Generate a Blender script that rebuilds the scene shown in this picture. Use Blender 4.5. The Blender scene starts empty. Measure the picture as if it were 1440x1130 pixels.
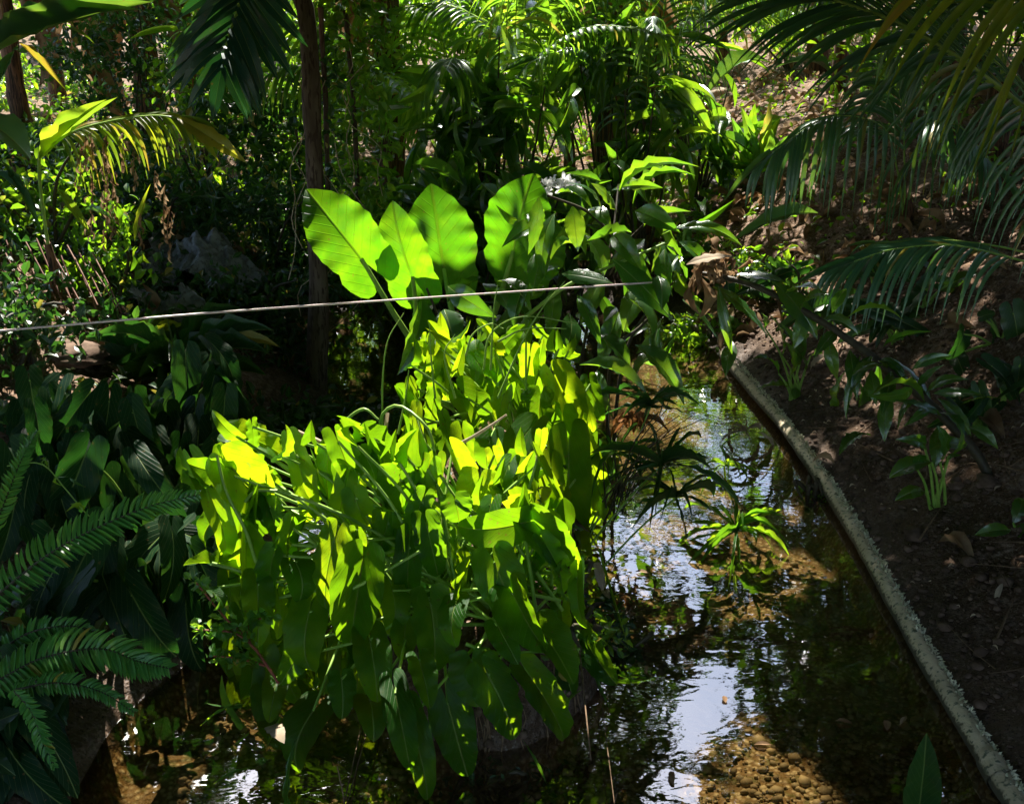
import bpy, math, random
import numpy as np
from mathutils import Vector, Matrix
random.seed(7); RNG = np.random.default_rng(11)
R = math.radians
scene = bpy.context.scene
COL = scene.collection

# ------------------------------------------------------------ camera, sky, sun
PITCH, CAMZ, FPX = R(20), 1.8, 1544.0
cam_d = bpy.data.cameras.new('camera'); cam = bpy.data.objects.new('camera', cam_d); COL.objects.link(cam)
cam_d.sensor_width = 36; cam_d.lens = FPX / 1440 * 36; cam_d.clip_start = .05; cam_d.clip_end = 600
cam.location = (0, 0, CAMZ); cam.rotation_euler = (R(90) - PITCH, 0, 0)
scene.camera = cam
SUN_AZ, SUN_EL = R(-9), R(50)
world = bpy.data.worlds.new('World'); scene.world = world; world.use_nodes = True
wn = world.node_tree.nodes; wl = world.node_tree.links
sky = wn.new('ShaderNodeTexSky'); sky.sky_type = 'NISHITA'; sky.sun_disc = False
sky.sun_elevation = SUN_EL; sky.sun_rotation = SUN_AZ
wl.new(sky.outputs[0], wn['Background'].inputs[0]); wn['Background'].inputs[1].default_value = .13
sun_d = bpy.data.lights.new('sun', 'SUN'); sun_d.energy = 5.0; sun_d.angle = R(.53); sun_d.color = (1, .95, .86)
sun = bpy.data.objects.new('sun', sun_d); COL.objects.link(sun)
SUN = Vector((math.sin(SUN_AZ) * math.cos(SUN_EL), math.cos(SUN_AZ) * math.cos(SUN_EL), math.sin(SUN_EL)))
sun.rotation_euler = SUN.to_track_quat('Z', 'Y').to_euler(); sun.location = SUN * 30
vs = scene.view_settings; vs.view_transform = 'Standard'; vs.look = 'None'; vs.exposure = 1.75; vs.gamma = 1
cy = scene.cycles; cy.max_bounces = 7; cy.diffuse_bounces = 2; cy.glossy_bounces = 3; cy.transmission_bounces = 4
cy.transparent_max_bounces = 12; cy.caustics_reflective = False; cy.caustics_refractive = False
cy.sample_clamp_indirect = 4

# ------------------------------------------------------------ helpers: pixels to places, noise
def ray(px, py):
    u = (px - 720) / FPX; v = (565 - py) / FPX
    c, s = math.cos(PITCH), math.sin(PITCH)
    return Vector((u, c + v * s, -s + v * c))
def W(px, py, Y):
    d = ray(px, py); t = Y / d.y
    return Vector((d.x * t, Y, CAMZ + d.z * t))

def _hash(ix, iy, seed):
    n = (ix.astype(np.int64) * 374761393 + iy.astype(np.int64) * 668265263 + seed * 1442695041) & 0xffffffff
    n = ((n ^ (n >> 13)) * 1274126177) & 0xffffffff
    n = n ^ (n >> 16)
    return (n & 0xffff) / 65535.0
def vnoise(x, y, seed=0):
    ix = np.floor(x); iy = np.floor(y); fx = x - ix; fy = y - iy
    fx = fx * fx * (3 - 2 * fx); fy = fy * fy * (3 - 2 * fy)
    a = _hash(ix, iy, seed); b = _hash(ix + 1, iy, seed); c = _hash(ix, iy + 1, seed); d = _hash(ix + 1, iy + 1, seed)
    return (a * (1 - fx) + b * fx) * (1 - fy) + (c * (1 - fx) + d * fx) * fy - .5
def fbm(x, y, seed=0, octv=4):
    r = 0; a = 1
    for k in range(octv):
        r = r + a * vnoise(x * 2 ** k, y * 2 ** k, seed + k * 17); a *= .5
    return r
def sst(a, b, x):
    t = np.clip((x - a) / (b - a), 0, 1); return t * t * (3 - 2 * t)

def xr(y):
    return 1.21 - .27 * np.maximum(y - 5.6, 0) ** 1.0
def xl(y):
    return -.86 - .1 * np.maximum(y - 4, 0) - .26 * sst(3.1, 2.3, y)
def height(x, y):
    x = np.asarray(x, float); y = np.asarray(y, float)
    wob = fbm(x * 1.3, y * 1.3, 3, 3)
    bed = -.10 + .05 * fbm(x * 1.6, y * 1.6, 5, 3) + .02 * fbm(x * 9, y * 9, 8, 2)
    far = .16 * sst(6.5, 7.2, y) + .115 * np.maximum(y - 7, 0)
    far = np.minimum(far, 1.15)
    c = bed + sst(6.2, 7.2, y) * .1 + far
    d = x - xr(y) - .015
    r_ = np.where(d > 0, .03 + .52 * np.minimum(d, 1.6) + .25 * np.clip(d - 1.6, 0, 14), .03 + d * (1.6 - 1.15 * sst(4.9, 5.7, y)))
    r_ = r_ + np.where(d > 0, np.minimum(d, 1) * .16 * wob, 0)
    d2 = xl(y) + .10 * fbm(y * 2.2, x * 0 + 2, 31, 2) - x
    l_ = np.where(d2 > 0, .03 + .50 * np.minimum(d2, 1.1) + .2 * np.clip(d2 - 1.1, 0, 14), .03 + d2 * 1.4)
    l_ = l_ + np.where(d2 > 0, np.minimum(d2, 1) * .25 * wob, 0)
    h = np.maximum(np.maximum(c, r_), l_)
    # the earth mound that carries the clumps
    yy = np.clip(y, 2.66, 4.5); cx = -.10 + (yy - 2.3) * .06
    rad = .34 - .03 * (yy - 2.3) + .05 * fbm(x * 3, y * 3, 41, 2)
    dist = np.sqrt((x - cx) ** 2 + (y - yy) ** 2)
    m = -.2 + .50 * (1 - sst(.55, 1.25, dist / rad)) + .05 * fbm(x * 6, y * 6, 43, 3) * (1 - sst(.9, 1.3, dist / rad))
    h = np.maximum(h, m)
    h = h + .018 * fbm(x * 7, y * 7, 51, 3) * sst(.0, .1, h) + .012 * fbm(x * 28, y * 28, 53, 2) * sst(-.02, .06, h)
    return h
def hz(x, y): return float(height(np.array([x]), np.array([y]))[0])
def G(px, py):
    d = ray(px, py); ts = np.linspace(1.2, 40, 3000)
    X = d.x * ts; Y = d.y * ts; Z = CAMZ + d.z * ts
    k = np.argmax(Z < height(X, Y))
    return Vector((X[k], Y[k], Z[k]))

# ------------------------------------------------------------ helpers: meshes and objects
def mesh(name, V, F, mats, uv=None, rnd=None, smooth=True, fmat=None):
    V = np.asarray(V, np.float32).reshape(-1, 3); me = bpy.data.meshes.new(name)
    if isinstance(F, np.ndarray):
        n, k = F.shape
        me.vertices.add(len(V)); me.vertices.foreach_set('co', V.ravel())
        me.loops.add(n * k); me.loops.foreach_set('vertex_index', F.astype(np.int32).ravel())
        me.polygons.add(n); me.polygons.foreach_set('loop_start', np.arange(0, n * k, k, dtype=np.int32))
        me.update(calc_edges=True)
    else:
        me.from_pydata(V.tolist(), [], F); me.update()
    if uv is not None:
        vi = np.empty(len(me.loops), np.int32); me.loops.foreach_get('vertex_index', vi)
        l = me.uv_layers.new(name='UVMap'); l.data.foreach_set('uv', np.asarray(uv, np.float32)[vi].ravel())
    if rnd is not None:
        a = me.attributes.new('rnd', 'FLOAT', 'POINT'); a.data.foreach_set('value', np.asarray(rnd, np.float32))
    for m in (mats if isinstance(mats, (list, tuple)) else [mats]): me.materials.append(m)
    if smooth: me.polygons.foreach_set('use_smooth', np.ones(len(me.polygons), bool))
    me.validate()
    return me
def obj(name, me, parent=None, M=None):
    o = bpy.data.objects.new(name, me); COL.objects.link(o)
    WM[o.name] = M.copy() if M is not None else Matrix()
    if parent is not None:
        o.parent = parent; o.matrix_parent_inverse = WM[parent.name].inverted()
    if M is not None: o.matrix_basis = M
    return o
WM = {}
def tag(o, label=None, cat=None, group=None, kind=None):
    if label: o['label'] = label
    if cat: o['category'] = cat
    if group: o['group'] = group
    if kind: o['kind'] = kind
    return o
def thing(name, base, label, cat, group=None):
    o = bpy.data.objects.new(name, None); COL.objects.link(o); o.location = base; o.empty_display_size = .1
    WM[o.name] = Matrix.Translation(base)
    return tag(o, label, cat, group)

class Acc:
    def __init__(s): s.V = []; s.F = []; s.U = []; s.Rn = []; s.n = 0
    def add(s, V, F, uv=None, r=0.0):
        V = np.asarray(V, float); s.V.append(V); s.F.append(np.asarray(F) + s.n)
        s.U.append(np.zeros((len(V), 2)) if uv is None else uv); s.Rn.append(np.full(len(V), r) if np.isscalar(r) else r); s.n += len(V)
    def build(s, name, mat, smooth=True):
        return mesh(name, np.vstack(s.V), np.vstack(s.F), mat, np.vstack(s.U), np.concatenate(s.Rn), smooth)
def tube(pts, radii, seg=6, wob=0):
    P = np.array([tuple(p) for p in pts], float); n = len(P)
    rr = np.interp(np.linspace(0, 1, n), np.linspace(0, 1, len(radii)), radii) if not np.isscalar(radii) else np.full(n, radii)
    T = np.gradient(P, axis=0); T /= np.linalg.norm(T, axis=1)[:, None] + 1e-9
    ref = np.array([0, 0, 1.]) if abs(T[0][2]) < .9 else np.array([1., 0, 0])
    V = []
    for i in range(n):
        a = np.cross(T[i], ref); a /= np.linalg.norm(a) + 1e-9; b = np.cross(a, T[i]); ref = b
        for k in range(seg):
            an = 2 * math.pi * k / seg; q = rr[i] * (1 + (wob * (random.random() - .5) if wob else 0))
            V.append(P[i] + q * (math.cos(an) * a + math.sin(an) * b))
    F = [(i * seg + k, i * seg + (k + 1) % seg, (i + 1) * seg + (k + 1) % seg, (i + 1) * seg + k) for i in range(n - 1) for k in range(seg)]
    uv = np.array([(k / seg, i / max(1, n - 1)) for i in range(n) for k in range(seg)])
    return np.array(V), np.array(F), uv
def curve(pts, n=12):
    """smooth line through the given points"""
    P = [np.array(tuple(p), float) for p in pts]
    if len(P) == 2: return [P[0] + (P[1] - P[0]) * t for t in np.linspace(0, 1, n)]
    P = [2 * P[0] - P[1]] + P + [2 * P[-1] - P[-2]]; out = []; m = len(P) - 3
    for t in np.linspace(0, m - 1e-6, n):
        i = int(t); f = t - i; a, b, c, d = P[i:i + 4]
        out.append(.5 * ((2 * b) + (-a + c) * f + (2 * a - 5 * b + 4 * c - d) * f * f + (-a + 3 * b - 3 * c + d) * f ** 3))
    return out

# ------------------------------------------------------------ materials
def newmat(name):
    m = bpy.data.materials.new(name); m.use_nodes = True; nt = m.node_tree; nt.nodes.clear(); return m, nt
def N(nt, typ, **kw):
    n = nt.nodes.new(typ)
    for k, v in kw.items():
        if k[0] == '_': n.inputs[int(k[1:])].default_value = v
        else: setattr(n, k, v)
    return n
def L(nt, a, b): nt.links.new(a, b)
def math_(nt, op, a, b=None, c=None, clamp=False):
    n = nt.nodes.new('ShaderNodeMath'); n.operation = op; n.use_clamp = clamp
    for i, v in enumerate((a, b, c)):
        if v is None: continue
        if hasattr(v, 'links'): L(nt, v, n.inputs[i])
        else: n.inputs[i].default_value = v
    return n.outputs[0]
def mix(nt, f, a, b):
    n = nt.nodes.new('ShaderNodeMix'); n.data_type = 'RGBA'
    for s, v in ((n.inputs[0], f), (n.inputs[6], a), (n.inputs[7], b)):
        if hasattr(v, 'links'): L(nt, v, s)
        else: s.default_value = v if not isinstance(v, tuple) else (*v, 1)[:4]
    return n.outputs[2]
def ramp(nt, v, lo, hi, a=0., b=1.):
    n = nt.nodes.new('ShaderNodeMapRange'); L(nt, v, n.inputs[0]); n.interpolation_type = 'SMOOTHSTEP'
    n.inputs[1].default_value = lo; n.inputs[2].default_value = hi; n.inputs[3].default_value = a; n.inputs[4].default_value = b
    return n.outputs[0]
def noise(nt, scale, det=3, vec=None, dist=0.):
    n = N(nt, 'ShaderNodeTexNoise'); n.inputs['Scale'].default_value = scale; n.inputs['Detail'].default_value = det
    n.inputs['Distortion'].default_value = dist
    if vec is not None: L(nt, vec, n.inputs[0])
    return n.outputs[0]

def leafmat(name, c1, c2, tr, trf=.45, rough=.38, veins=9, slant=9, old=(.35, .28, .04), oldamt=.08, edgeamt=.12, rib=(.35, .45, .12), spec=.5, bump=.25):
    m, nt = newmat(name)
    uv = N(nt, 'ShaderNodeUVMap'); sp = N(nt, 'ShaderNodeSeparateXYZ'); L(nt, uv.outputs[0], sp.inputs[0])
    ax = math_(nt, 'ABSOLUTE', math_(nt, 'SUBTRACT', sp.outputs[0], .5))
    mid = ramp(nt, ax, .006, .03, 1, 0)
    ph = math_(nt, 'SUBTRACT', math_(nt, 'MULTIPLY', sp.outputs[1], veins), math_(nt, 'MULTIPLY', ax, slant))
    wv = math_(nt, 'ABSOLUTE', math_(nt, 'SINE', math_(nt, 'MULTIPLY', ph, math.pi)))
    vein = ramp(nt, wv, .0, .22, 1, 0)
    at = N(nt, 'ShaderNodeAttribute'); at.attribute_name = 'rnd'
    oi = N(nt, 'ShaderNodeObjectInfo')
    rn = math_(nt, 'FRACT', math_(nt, 'ADD', at.outputs['Fac'], oi.outputs['Random']))
    ge = N(nt, 'ShaderNodeNewGeometry')
    nz = noise(nt, 14, 4, ge.outputs['Position'])
    f = math_(nt, 'ADD', math_(nt, 'MULTIPLY', rn, .7), math_(nt, 'MULTIPLY', math_(nt, 'SUBTRACT', nz, .5), .9), clamp=True)
    col = mix(nt, f, c1, c2)
    tcol = mix(nt, ramp(nt, f, .1, .75), (tr[0] * .35, tr[1] * .55, tr[2] * .6), tr)
    # ageing: some leaves, and blotches and edges of others, turn yellow brown
    edge = math_(nt, 'MULTIPLY', ramp(nt, ax, .25, .5), ramp(nt, noise(nt, 30, 3, ge.outputs['Position']), .52, .68))
    aged = math_(nt, 'MAXIMUM', ramp(nt, math_(nt, 'FRACT', math_(nt, 'MULTIPLY', rn, 7.31)), 1 - oldamt + 1e-3, 1.001 - oldamt * .6), math_(nt, 'MULTIPLY', edge, edgeamt))
    col = mix(nt, aged, col, old); tcol = mix(nt, aged, tcol, tuple(min(1, x * 1.6) for x in old))
    spt = ramp(nt, noise(nt, 75, 2, ge.outputs['Position']), .68, .74, 0, .7); col = mix(nt, spt, col, (.16, .10, .03)); tcol = mix(nt, spt, tcol, (.30, .20, .04))
    vs_ = math_(nt, 'MAXIMUM', mid, math_(nt, 'MULTIPLY', vein, .4))
    col = mix(nt, math_(nt, 'MULTIPLY', vs_, .55), col, rib)
    tcol = mix(nt, math_(nt, 'MULTIPLY', vs_, .85), tcol, tuple(x * .4 for x in tr))
    tcol = mix(nt, ramp(nt, noise(nt, 22, 4, ge.outputs['Position']), .42, .7, 0, .55), tcol, (tr[0] * .45, tr[1] * .75, tr[2]))
    p = N(nt, 'ShaderNodeBsdfPrincipled'); L(nt, col, p.inputs['Base Color'])
    rg = math_(nt, 'ADD', rough - .1, math_(nt, 'MULTIPLY', nz, .25)); L(nt, rg, p.inputs['Roughness'])
    p.inputs['Specular IOR Level'].default_value = spec
    if spec >= 1: p.inputs['Coat Weight'].default_value = .6; p.inputs['Coat Roughness'].default_value = .2
    t = N(nt, 'ShaderNodeBsdfTranslucent'); L(nt, tcol, t.inputs[0])
    mx = N(nt, 'ShaderNodeMixShader'); mx.inputs[0].default_value = trf
    L(nt, p.outputs[0], mx.inputs[1]); L(nt, t.outputs[0], mx.inputs[2])
    if bump:
        b = N(nt, 'ShaderNodeBump'); b.inputs['Strength'].default_value = bump; b.inputs['Distance'].default_value = .004
        L(nt, math_(nt, 'ADD', math_(nt, 'MULTIPLY', vs_, -1.2), math_(nt, 'MULTIPLY', nz, .8)), b.inputs['Height'])
        L(nt, b.outputs[0], p.inputs['Normal']); L(nt, b.outputs[0], t.inputs['Normal'])
    o = N(nt, 'ShaderNodeOutputMaterial'); L(nt, mx.outputs[0], o.inputs[0])
    return m
def roughmat(name, c1, c2, scale=12, rough=.85, bump=.5, dist=.01, det=6, c3=None, stretch=None, spec=.3, trf=0):
    m, nt = newmat(name); ge = N(nt, 'ShaderNodeNewGeometry'); vec = ge.outputs['Position']
    if stretch:
        mp = N(nt, 'ShaderNodeMapping'); mp.inputs['Scale'].default_value = stretch; L(nt, vec, mp.inputs[0]); vec = mp.outputs[0]
    nz = noise(nt, scale, det, vec); col = mix(nt, ramp(nt, nz, .35, .65), c1, c2)
    at = N(nt, 'ShaderNodeAttribute'); at.attribute_name = 'rnd'
    if c3: col = mix(nt, ramp(nt, noise(nt, scale * 3.1, 3, vec), .52, .62), col, c3)
    hs = N(nt, 'ShaderNodeHueSaturation'); L(nt, col, hs.inputs['Color'])
    L(nt, math_(nt, 'ADD', .7, math_(nt, 'MULTIPLY', at.outputs['Fac'], .6)), hs.inputs['Value'])
    p = N(nt, 'ShaderNodeBsdfPrincipled'); L(nt, hs.outputs[0], p.inputs['Base Color']); p.inputs['Roughness'].default_value = rough
    p.inputs['Specular IOR Level'].default_value = spec
    b = N(nt, 'ShaderNodeBump'); b.inputs['Strength'].default_value = bump; b.inputs['Distance'].default_value = dist
    L(nt, nz, b.inputs['Height']); L(nt, b.outputs[0], p.inputs['Normal'])
    o = N(nt, 'ShaderNodeOutputMaterial'); out = p.outputs[0]
    if trf:
        t = N(nt, 'ShaderNodeBsdfTranslucent'); L(nt, hs.outputs[0], t.inputs[0]); mx = N(nt, 'ShaderNodeMixShader'); mx.inputs[0].default_value = trf
        L(nt, out, mx.inputs[1]); L(nt, t.outputs[0], mx.inputs[2]); out = mx.outputs[0]
    L(nt, out, o.inputs[0]); return m

M_ARROW = leafmat('arrowhead_leaf', (.010, .060, .004), (.024, .105, .007), (.62, .84, .009), .53, .42, 8, 7, oldamt=0., spec=.22, bump=.4)
M_EAR = leafmat('elephant_ear_leaf', (.02, .09, .012), (.04, .14, .02), (.34, .70, .008), .52, .40, 7, 6, oldamt=0.0, bump=.5)
M_GING = leafmat('lance_leaf', (.018, .075, .014), (.04, .13, .025), (.46, .74, .02), .42, .22, 16, 12, oldamt=0., spec=1.)
M_DARK = leafmat('shade_toned_leaf', (.008, .034, .010), (.02, .06, .016), (.16, .38, .03), .3, .34, 10, 8, oldamt=.05)  # dark foliage; on shaded plants the shade is put into its colour
M_SMALL = leafmat('small_leaf', (.02, .075, .015), (.05, .15, .025), (.56, .82, .02), .48, .30, 6, 6, oldamt=.02, bump=0)
M_BRIGHT = leafmat('backlight_toned_leaf', (.03, .12, .02), (.07, .19, .03), (.60, .86, .04), .5, .4, 6, 6, oldamt=.04, bump=0)  # brighter leaf copy, the glow of backlight put into the colour
M_CANOPY = leafmat('canopy_leaf', (.02, .07, .012), (.04, .12, .02), (.14, .28, .006), .2, .35, 6, 6, oldamt=.04, bump=0)
M_PALM = leafmat('palm_leaflet', (.035, .135, .06), (.065, .19, .09), (.30, .50, .04), .25, .32, 0, 60, oldamt=.02, spec=.9, bump=.1)
M_PALMY = leafmat('yellow_palm_leaflet', (.10, .15, .02), (.17, .18, .02), (.75, .80, .03), .45, .4, 0, 60, oldamt=.04, old=(.42, .30, .03), bump=.1)  # yellower colour than the other palm leaflets
M_FERN = leafmat('fern_pinna', (.06, .22, .045), (.09, .28, .06), (.36, .66, .04), .35, .30, 6, 8, oldamt=.02, bump=0)
M_STEM = roughmat('green_stem', (.20, .36, .05), (.30, .46, .08), 30, .4, .15, .002)
M_DSTEM = roughmat('dark_stem', (.045, .035, .02), (.07, .06, .03), 40, .6, .4, .003)
M_REDSTEM = roughmat('red_stem', (.25, .06, .04), (.30, .10, .05), 40, .5, .2, .002)
M_BARK = roughmat('bark', (.09, .06, .042), (.16, .115, .085), 9, .9, .8, .015, stretch=(3, 3, .6), c3=(.06, .035, .025))
M_BANANA = roughmat('banana_sheath', (.07, .035, .02), (.22, .11, .06), 7, .8, .6, .01, stretch=(6, 6, .4), c3=(.03, .02, .012))
M_DRY = roughmat('dry_leaf', (.20, .11, .05), (.42, .29, .16), 12, .85, .4, .006, trf=.3)
M_PALE = roughmat('pale_dry_leaf', (.50, .38, .24), (.62, .50, .36), 20, .8, .4, .004, trf=.25)
M_ROOT = roughmat('root', (.12, .075, .04), (.22, .14, .08), 30, .85, .4, .003)
M_PEB = roughmat('pebble', (.22, .16, .085), (.46, .36, .21), 18, .7, .5, .006)
M_CLOD = roughmat('soil_clod', (.09, .055, .035), (.17, .11, .075), 25, .95, .8, .006)
M_ROCK = roughmat('pale_rock', (.22, .20, .19), (.34, .31, .30), 10, .9, .8, .01)
M_SACK = roughmat('weathered_sheeting', (.15, .155, .15), (.27, .27, .255), 16, .6, .8, .01, c3=(.13, .125, .11))
M_ROD = roughmat('rusty_cane', (.20, .09, .06), (.32, .17, .11), 25, .7, .3, .003)

def ground_mat():
    m, nt = newmat('ground'); ge = N(nt, 'ShaderNodeNewGeometry'); sp = N(nt, 'ShaderNodeSeparateXYZ'); L(nt, ge.outputs['Position'], sp.inputs[0])
    P = ge.outputs['Position']
    n1 = noise(nt, 3, 6, P); n2 = noise(nt, 26, 5, P); n3 = noise(nt, 110, 3, P)
    soil = mix(nt, ramp(nt, n1, .35, .65), (.10, .055, .028), (.18, .108, .062))
    soil = mix(nt, ramp(nt, n2, .48, .66), soil, (.24, .165, .12))
    soil = mix(nt, ramp(nt, n3, .58, .7), soil, (.33, .25, .19))
    soil = mix(nt, ramp(nt, n3, .42, .32), soil, (.045, .03, .02))
    vo = N(nt, 'ShaderNodeTexVoronoi'); vo.inputs['Scale'].default_value = 55; L(nt, P, vo.inputs[0])
    bed = mix(nt, ramp(nt, n1, .35, .65), (.50, .39, .22), (.68, .55, .34))
    bed = mix(nt, ramp(nt, vo.outputs['Distance'], .15, .55), bed, (.22, .13, .045))
    bed = mix(nt, ramp(nt, n2, .5, .68), bed, (.14, .12, .03))
    wet = mix(nt, .55, soil, (.02, .013, .008))
    z = math_(nt, 'ADD', sp.outputs[2], math_(nt, 'MULTIPLY', math_(nt, 'SUBTRACT', n2, .5), .04))
    c = mix(nt, ramp(nt, z, -.045, -.01), bed, wet); c = mix(nt, ramp(nt, z, .05, .32), c, soil)
    p = N(nt, 'ShaderNodeBsdfPrincipled'); L(nt, c, p.inputs[0]); L(nt, ramp(nt, z, .02, .1, .55, .95), p.inputs['Roughness'])
    p.inputs['Specular IOR Level'].default_value = .25
    b = N(nt, 'ShaderNodeBump'); b.inputs['Strength'].default_value = .9; b.inputs['Distance'].default_value = .012
    hh = math_(nt, 'ADD', math_(nt, 'ADD', n2, math_(nt, 'MULTIPLY', n3, .5)), math_(nt, 'MULTIPLY', vo.outputs['Distance'], -.5)); L(nt, hh, b.inputs['Height'])
    L(nt, b.outputs[0], p.inputs['Normal']); o = N(nt, 'ShaderNodeOutputMaterial'); L(nt, p.outputs[0], o.inputs[0]); return m
def water_mat():
    m, nt = newmat('stream_water'); ge = N(nt, 'ShaderNodeNewGeometry'); P = ge.outputs['Position']
    mp = N(nt, 'ShaderNodeMapping'); mp.inputs['Scale'].default_value = (1, 1.5, 1); L(nt, P, mp.inputs[0])
    h = math_(nt, 'ADD', noise(nt, 9, 2, mp.outputs[0], .6), math_(nt, 'MULTIPLY', noise(nt, 34, 2, mp.outputs[0]), .12))
    # small rings where a drop has fallen
    for (cx, cy_, fq) in ((.60, 3.62, 150.),):
        sb = N(nt, 'ShaderNodeVectorMath', operation='DISTANCE'); L(nt, P, sb.inputs[0]); sb.inputs[1].default_value = (cx, cy_, 0)
        w = math_(nt, 'SINE', math_(nt, 'MULTIPLY', sb.outputs['Value'], fq))
        h = math_(nt, 'ADD', h, math_(nt, 'MULTIPLY', math_(nt, 'MULTIPLY', w, .16), ramp(nt, sb.outputs['Value'], .05, .14, 1, 0)))
    b = N(nt, 'ShaderNodeBump'); b.inputs['Strength'].default_value = .5; b.inputs['Distance'].default_value = .0018; L(nt, h, b.inputs['Height'])
    dt = N(nt, 'ShaderNodeVectorMath', operation='DOT_PRODUCT'); L(nt, b.outputs[0], dt.inputs[0]); L(nt, ge.outputs['Incoming'], dt.inputs[1])
    cs = math_(nt, 'ABSOLUTE', dt.outputs['Value']); p5 = math_(nt, 'POWER', math_(nt, 'SUBTRACT', 1., cs, clamp=True), 5.)
    fr = math_(nt, 'ADD', .28, math_(nt, 'MULTIPLY', p5, .72))   # Schlick, the same seen from above and below
    tr = N(nt, 'ShaderNodeBsdfTransparent'); tr.inputs[0].default_value = (.64, .58, .44, 1)
    gl = N(nt, 'ShaderNodeBsdfGlossy'); gl.inputs['Roughness'].default_value = .015; L(nt, b.outputs[0], gl.inputs['Normal'])
    mx = N(nt, 'ShaderNodeMixShader'); L(nt, fr, mx.inputs[0]); L(nt, tr.outputs[0], mx.inputs[1]); L(nt, gl.outputs[0], mx.inputs[2])
    o = N(nt, 'ShaderNodeOutputMaterial'); L(nt, mx.outputs[0], o.inputs[0]); return m
def pipe_mat():
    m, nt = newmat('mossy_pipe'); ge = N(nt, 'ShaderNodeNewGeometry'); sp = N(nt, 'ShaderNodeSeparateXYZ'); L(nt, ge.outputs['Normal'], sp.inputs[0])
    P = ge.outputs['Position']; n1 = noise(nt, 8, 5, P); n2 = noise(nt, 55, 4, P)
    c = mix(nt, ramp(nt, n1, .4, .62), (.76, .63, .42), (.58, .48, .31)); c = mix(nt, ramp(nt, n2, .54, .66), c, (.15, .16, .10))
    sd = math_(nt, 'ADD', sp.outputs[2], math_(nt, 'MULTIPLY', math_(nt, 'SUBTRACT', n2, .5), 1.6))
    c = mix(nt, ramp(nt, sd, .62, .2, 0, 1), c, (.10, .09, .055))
    p = N(nt, 'ShaderNodeBsdfPrincipled'); L(nt, c, p.inputs[0]); p.inputs['Roughness'].default_value = .75
    b = N(nt, 'ShaderNodeBump'); b.inputs['Strength'].default_value = .7; b.inputs['Distance'].default_value = .006; L(nt, n2, b.inputs['Height']); L(nt, b.outputs[0], p.inputs['Normal'])
    o = N(nt, 'ShaderNodeOutputMaterial'); L(nt, p.outputs[0], o.inputs[0]); return m
M_GROUND, M_WATER, M_PIPE = ground_mat(), water_mat(), pipe_mat()

# ------------------------------------------------------------ the setting
def axis(lo, a, b, hi, st, grow=1.12):
    c = list(np.arange(a, b, st)); s = st; x = b
    while x < hi: c.append(x); s *= grow; x += s
    c.append(hi); s = st; x = a; l = []
    while x > lo: s *= grow; x -= s; l.append(max(x, lo))
    return np.array(l[::-1] + c)
xs = axis(-60, -2.4, 2.9, 60, .022); ys = axis(-30, 1.5, 6.8, 120, .024, 1.06)
X, Y = np.meshgrid(xs, ys); Z = height(X, Y)
nx, ny = len(xs), len(ys); ii = np.arange((ny - 1) * (nx - 1)); r0 = ii // (nx - 1) * nx + ii % (nx - 1)
gF = np.stack([r0, r0 + 1, r0 + nx + 1, r0 + nx], 1)
tag(obj('ground', mesh('ground', np.stack([X, Y, Z], -1).reshape(-1, 3), gF, M_GROUND)), kind='structure')
wx = np.linspace(-1.35, 1.32, 60); wy = np.linspace(-1.5, 7.0, 160); X, Y = np.meshgrid(wx, wy)
ii = np.arange(159 * 59); r0 = ii // 59 * 60 + ii % 59
tag(obj('water', mesh('water', np.stack([X, Y, X * 0], -1).reshape(-1, 3), np.stack([r0, r0 + 1, r0 + 61, r0 + 60], 1), M_WATER)), kind='structure')

# ------------------------------------------------------------ leaf shapes (unit chord along +Y, full width 1, face +Z)
def prof(pts):
    t, w = zip(*pts); return lambda q: np.interp(q, t, w)
SHAPES = {
 'arrow': dict(w=[(0, .45), (.08, .49), (.18, .5), (.38, .45), (.6, .38), (.78, .29), (.9, .19), (.97, .10), (1, .0)],
               lobe=[(-.27, .22, .19), (-.265, .30, .12), (-.235, .385, .07), (-.17, .435, .04), (-.08, .45, .015)]),
 'ear': dict(w=[(0, .42), (.12, .47), (.3, .5), (.48, .47), (.65, .39), (.8, .27), (.91, .14), (.97, .06), (1, 0)],
             lobe=[(-.42, .19, .20), (-.40, .29, .13), (-.34, .38, .10), (-.22, .44, .06), (-.1, .46, .02)]),
 'lance': dict(w=[(0, .03), (.06, .10), (.15, .28), (.3, .46), (.42, .5), (.58, .45), (.75, .31), (.9, .12), (1, 0)]),
 'oval': dict(w=[(0, .03), (.08, .22), (.25, .44), (.45, .5), (.65, .44), (.85, .24), (.95, .1), (1, 0)]),
 'strap': dict(w=[(0, .3), (.1, .42), (.4, .5), (.7, .38), (.9, .16), (1, 0)]),
 'scallop': dict(w=[(0, .03), (.08, .2), (.2, .42), (.35, .5), (.6, .46), (.8, .32), (.93, .15), (1, 0)]),
}
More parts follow.
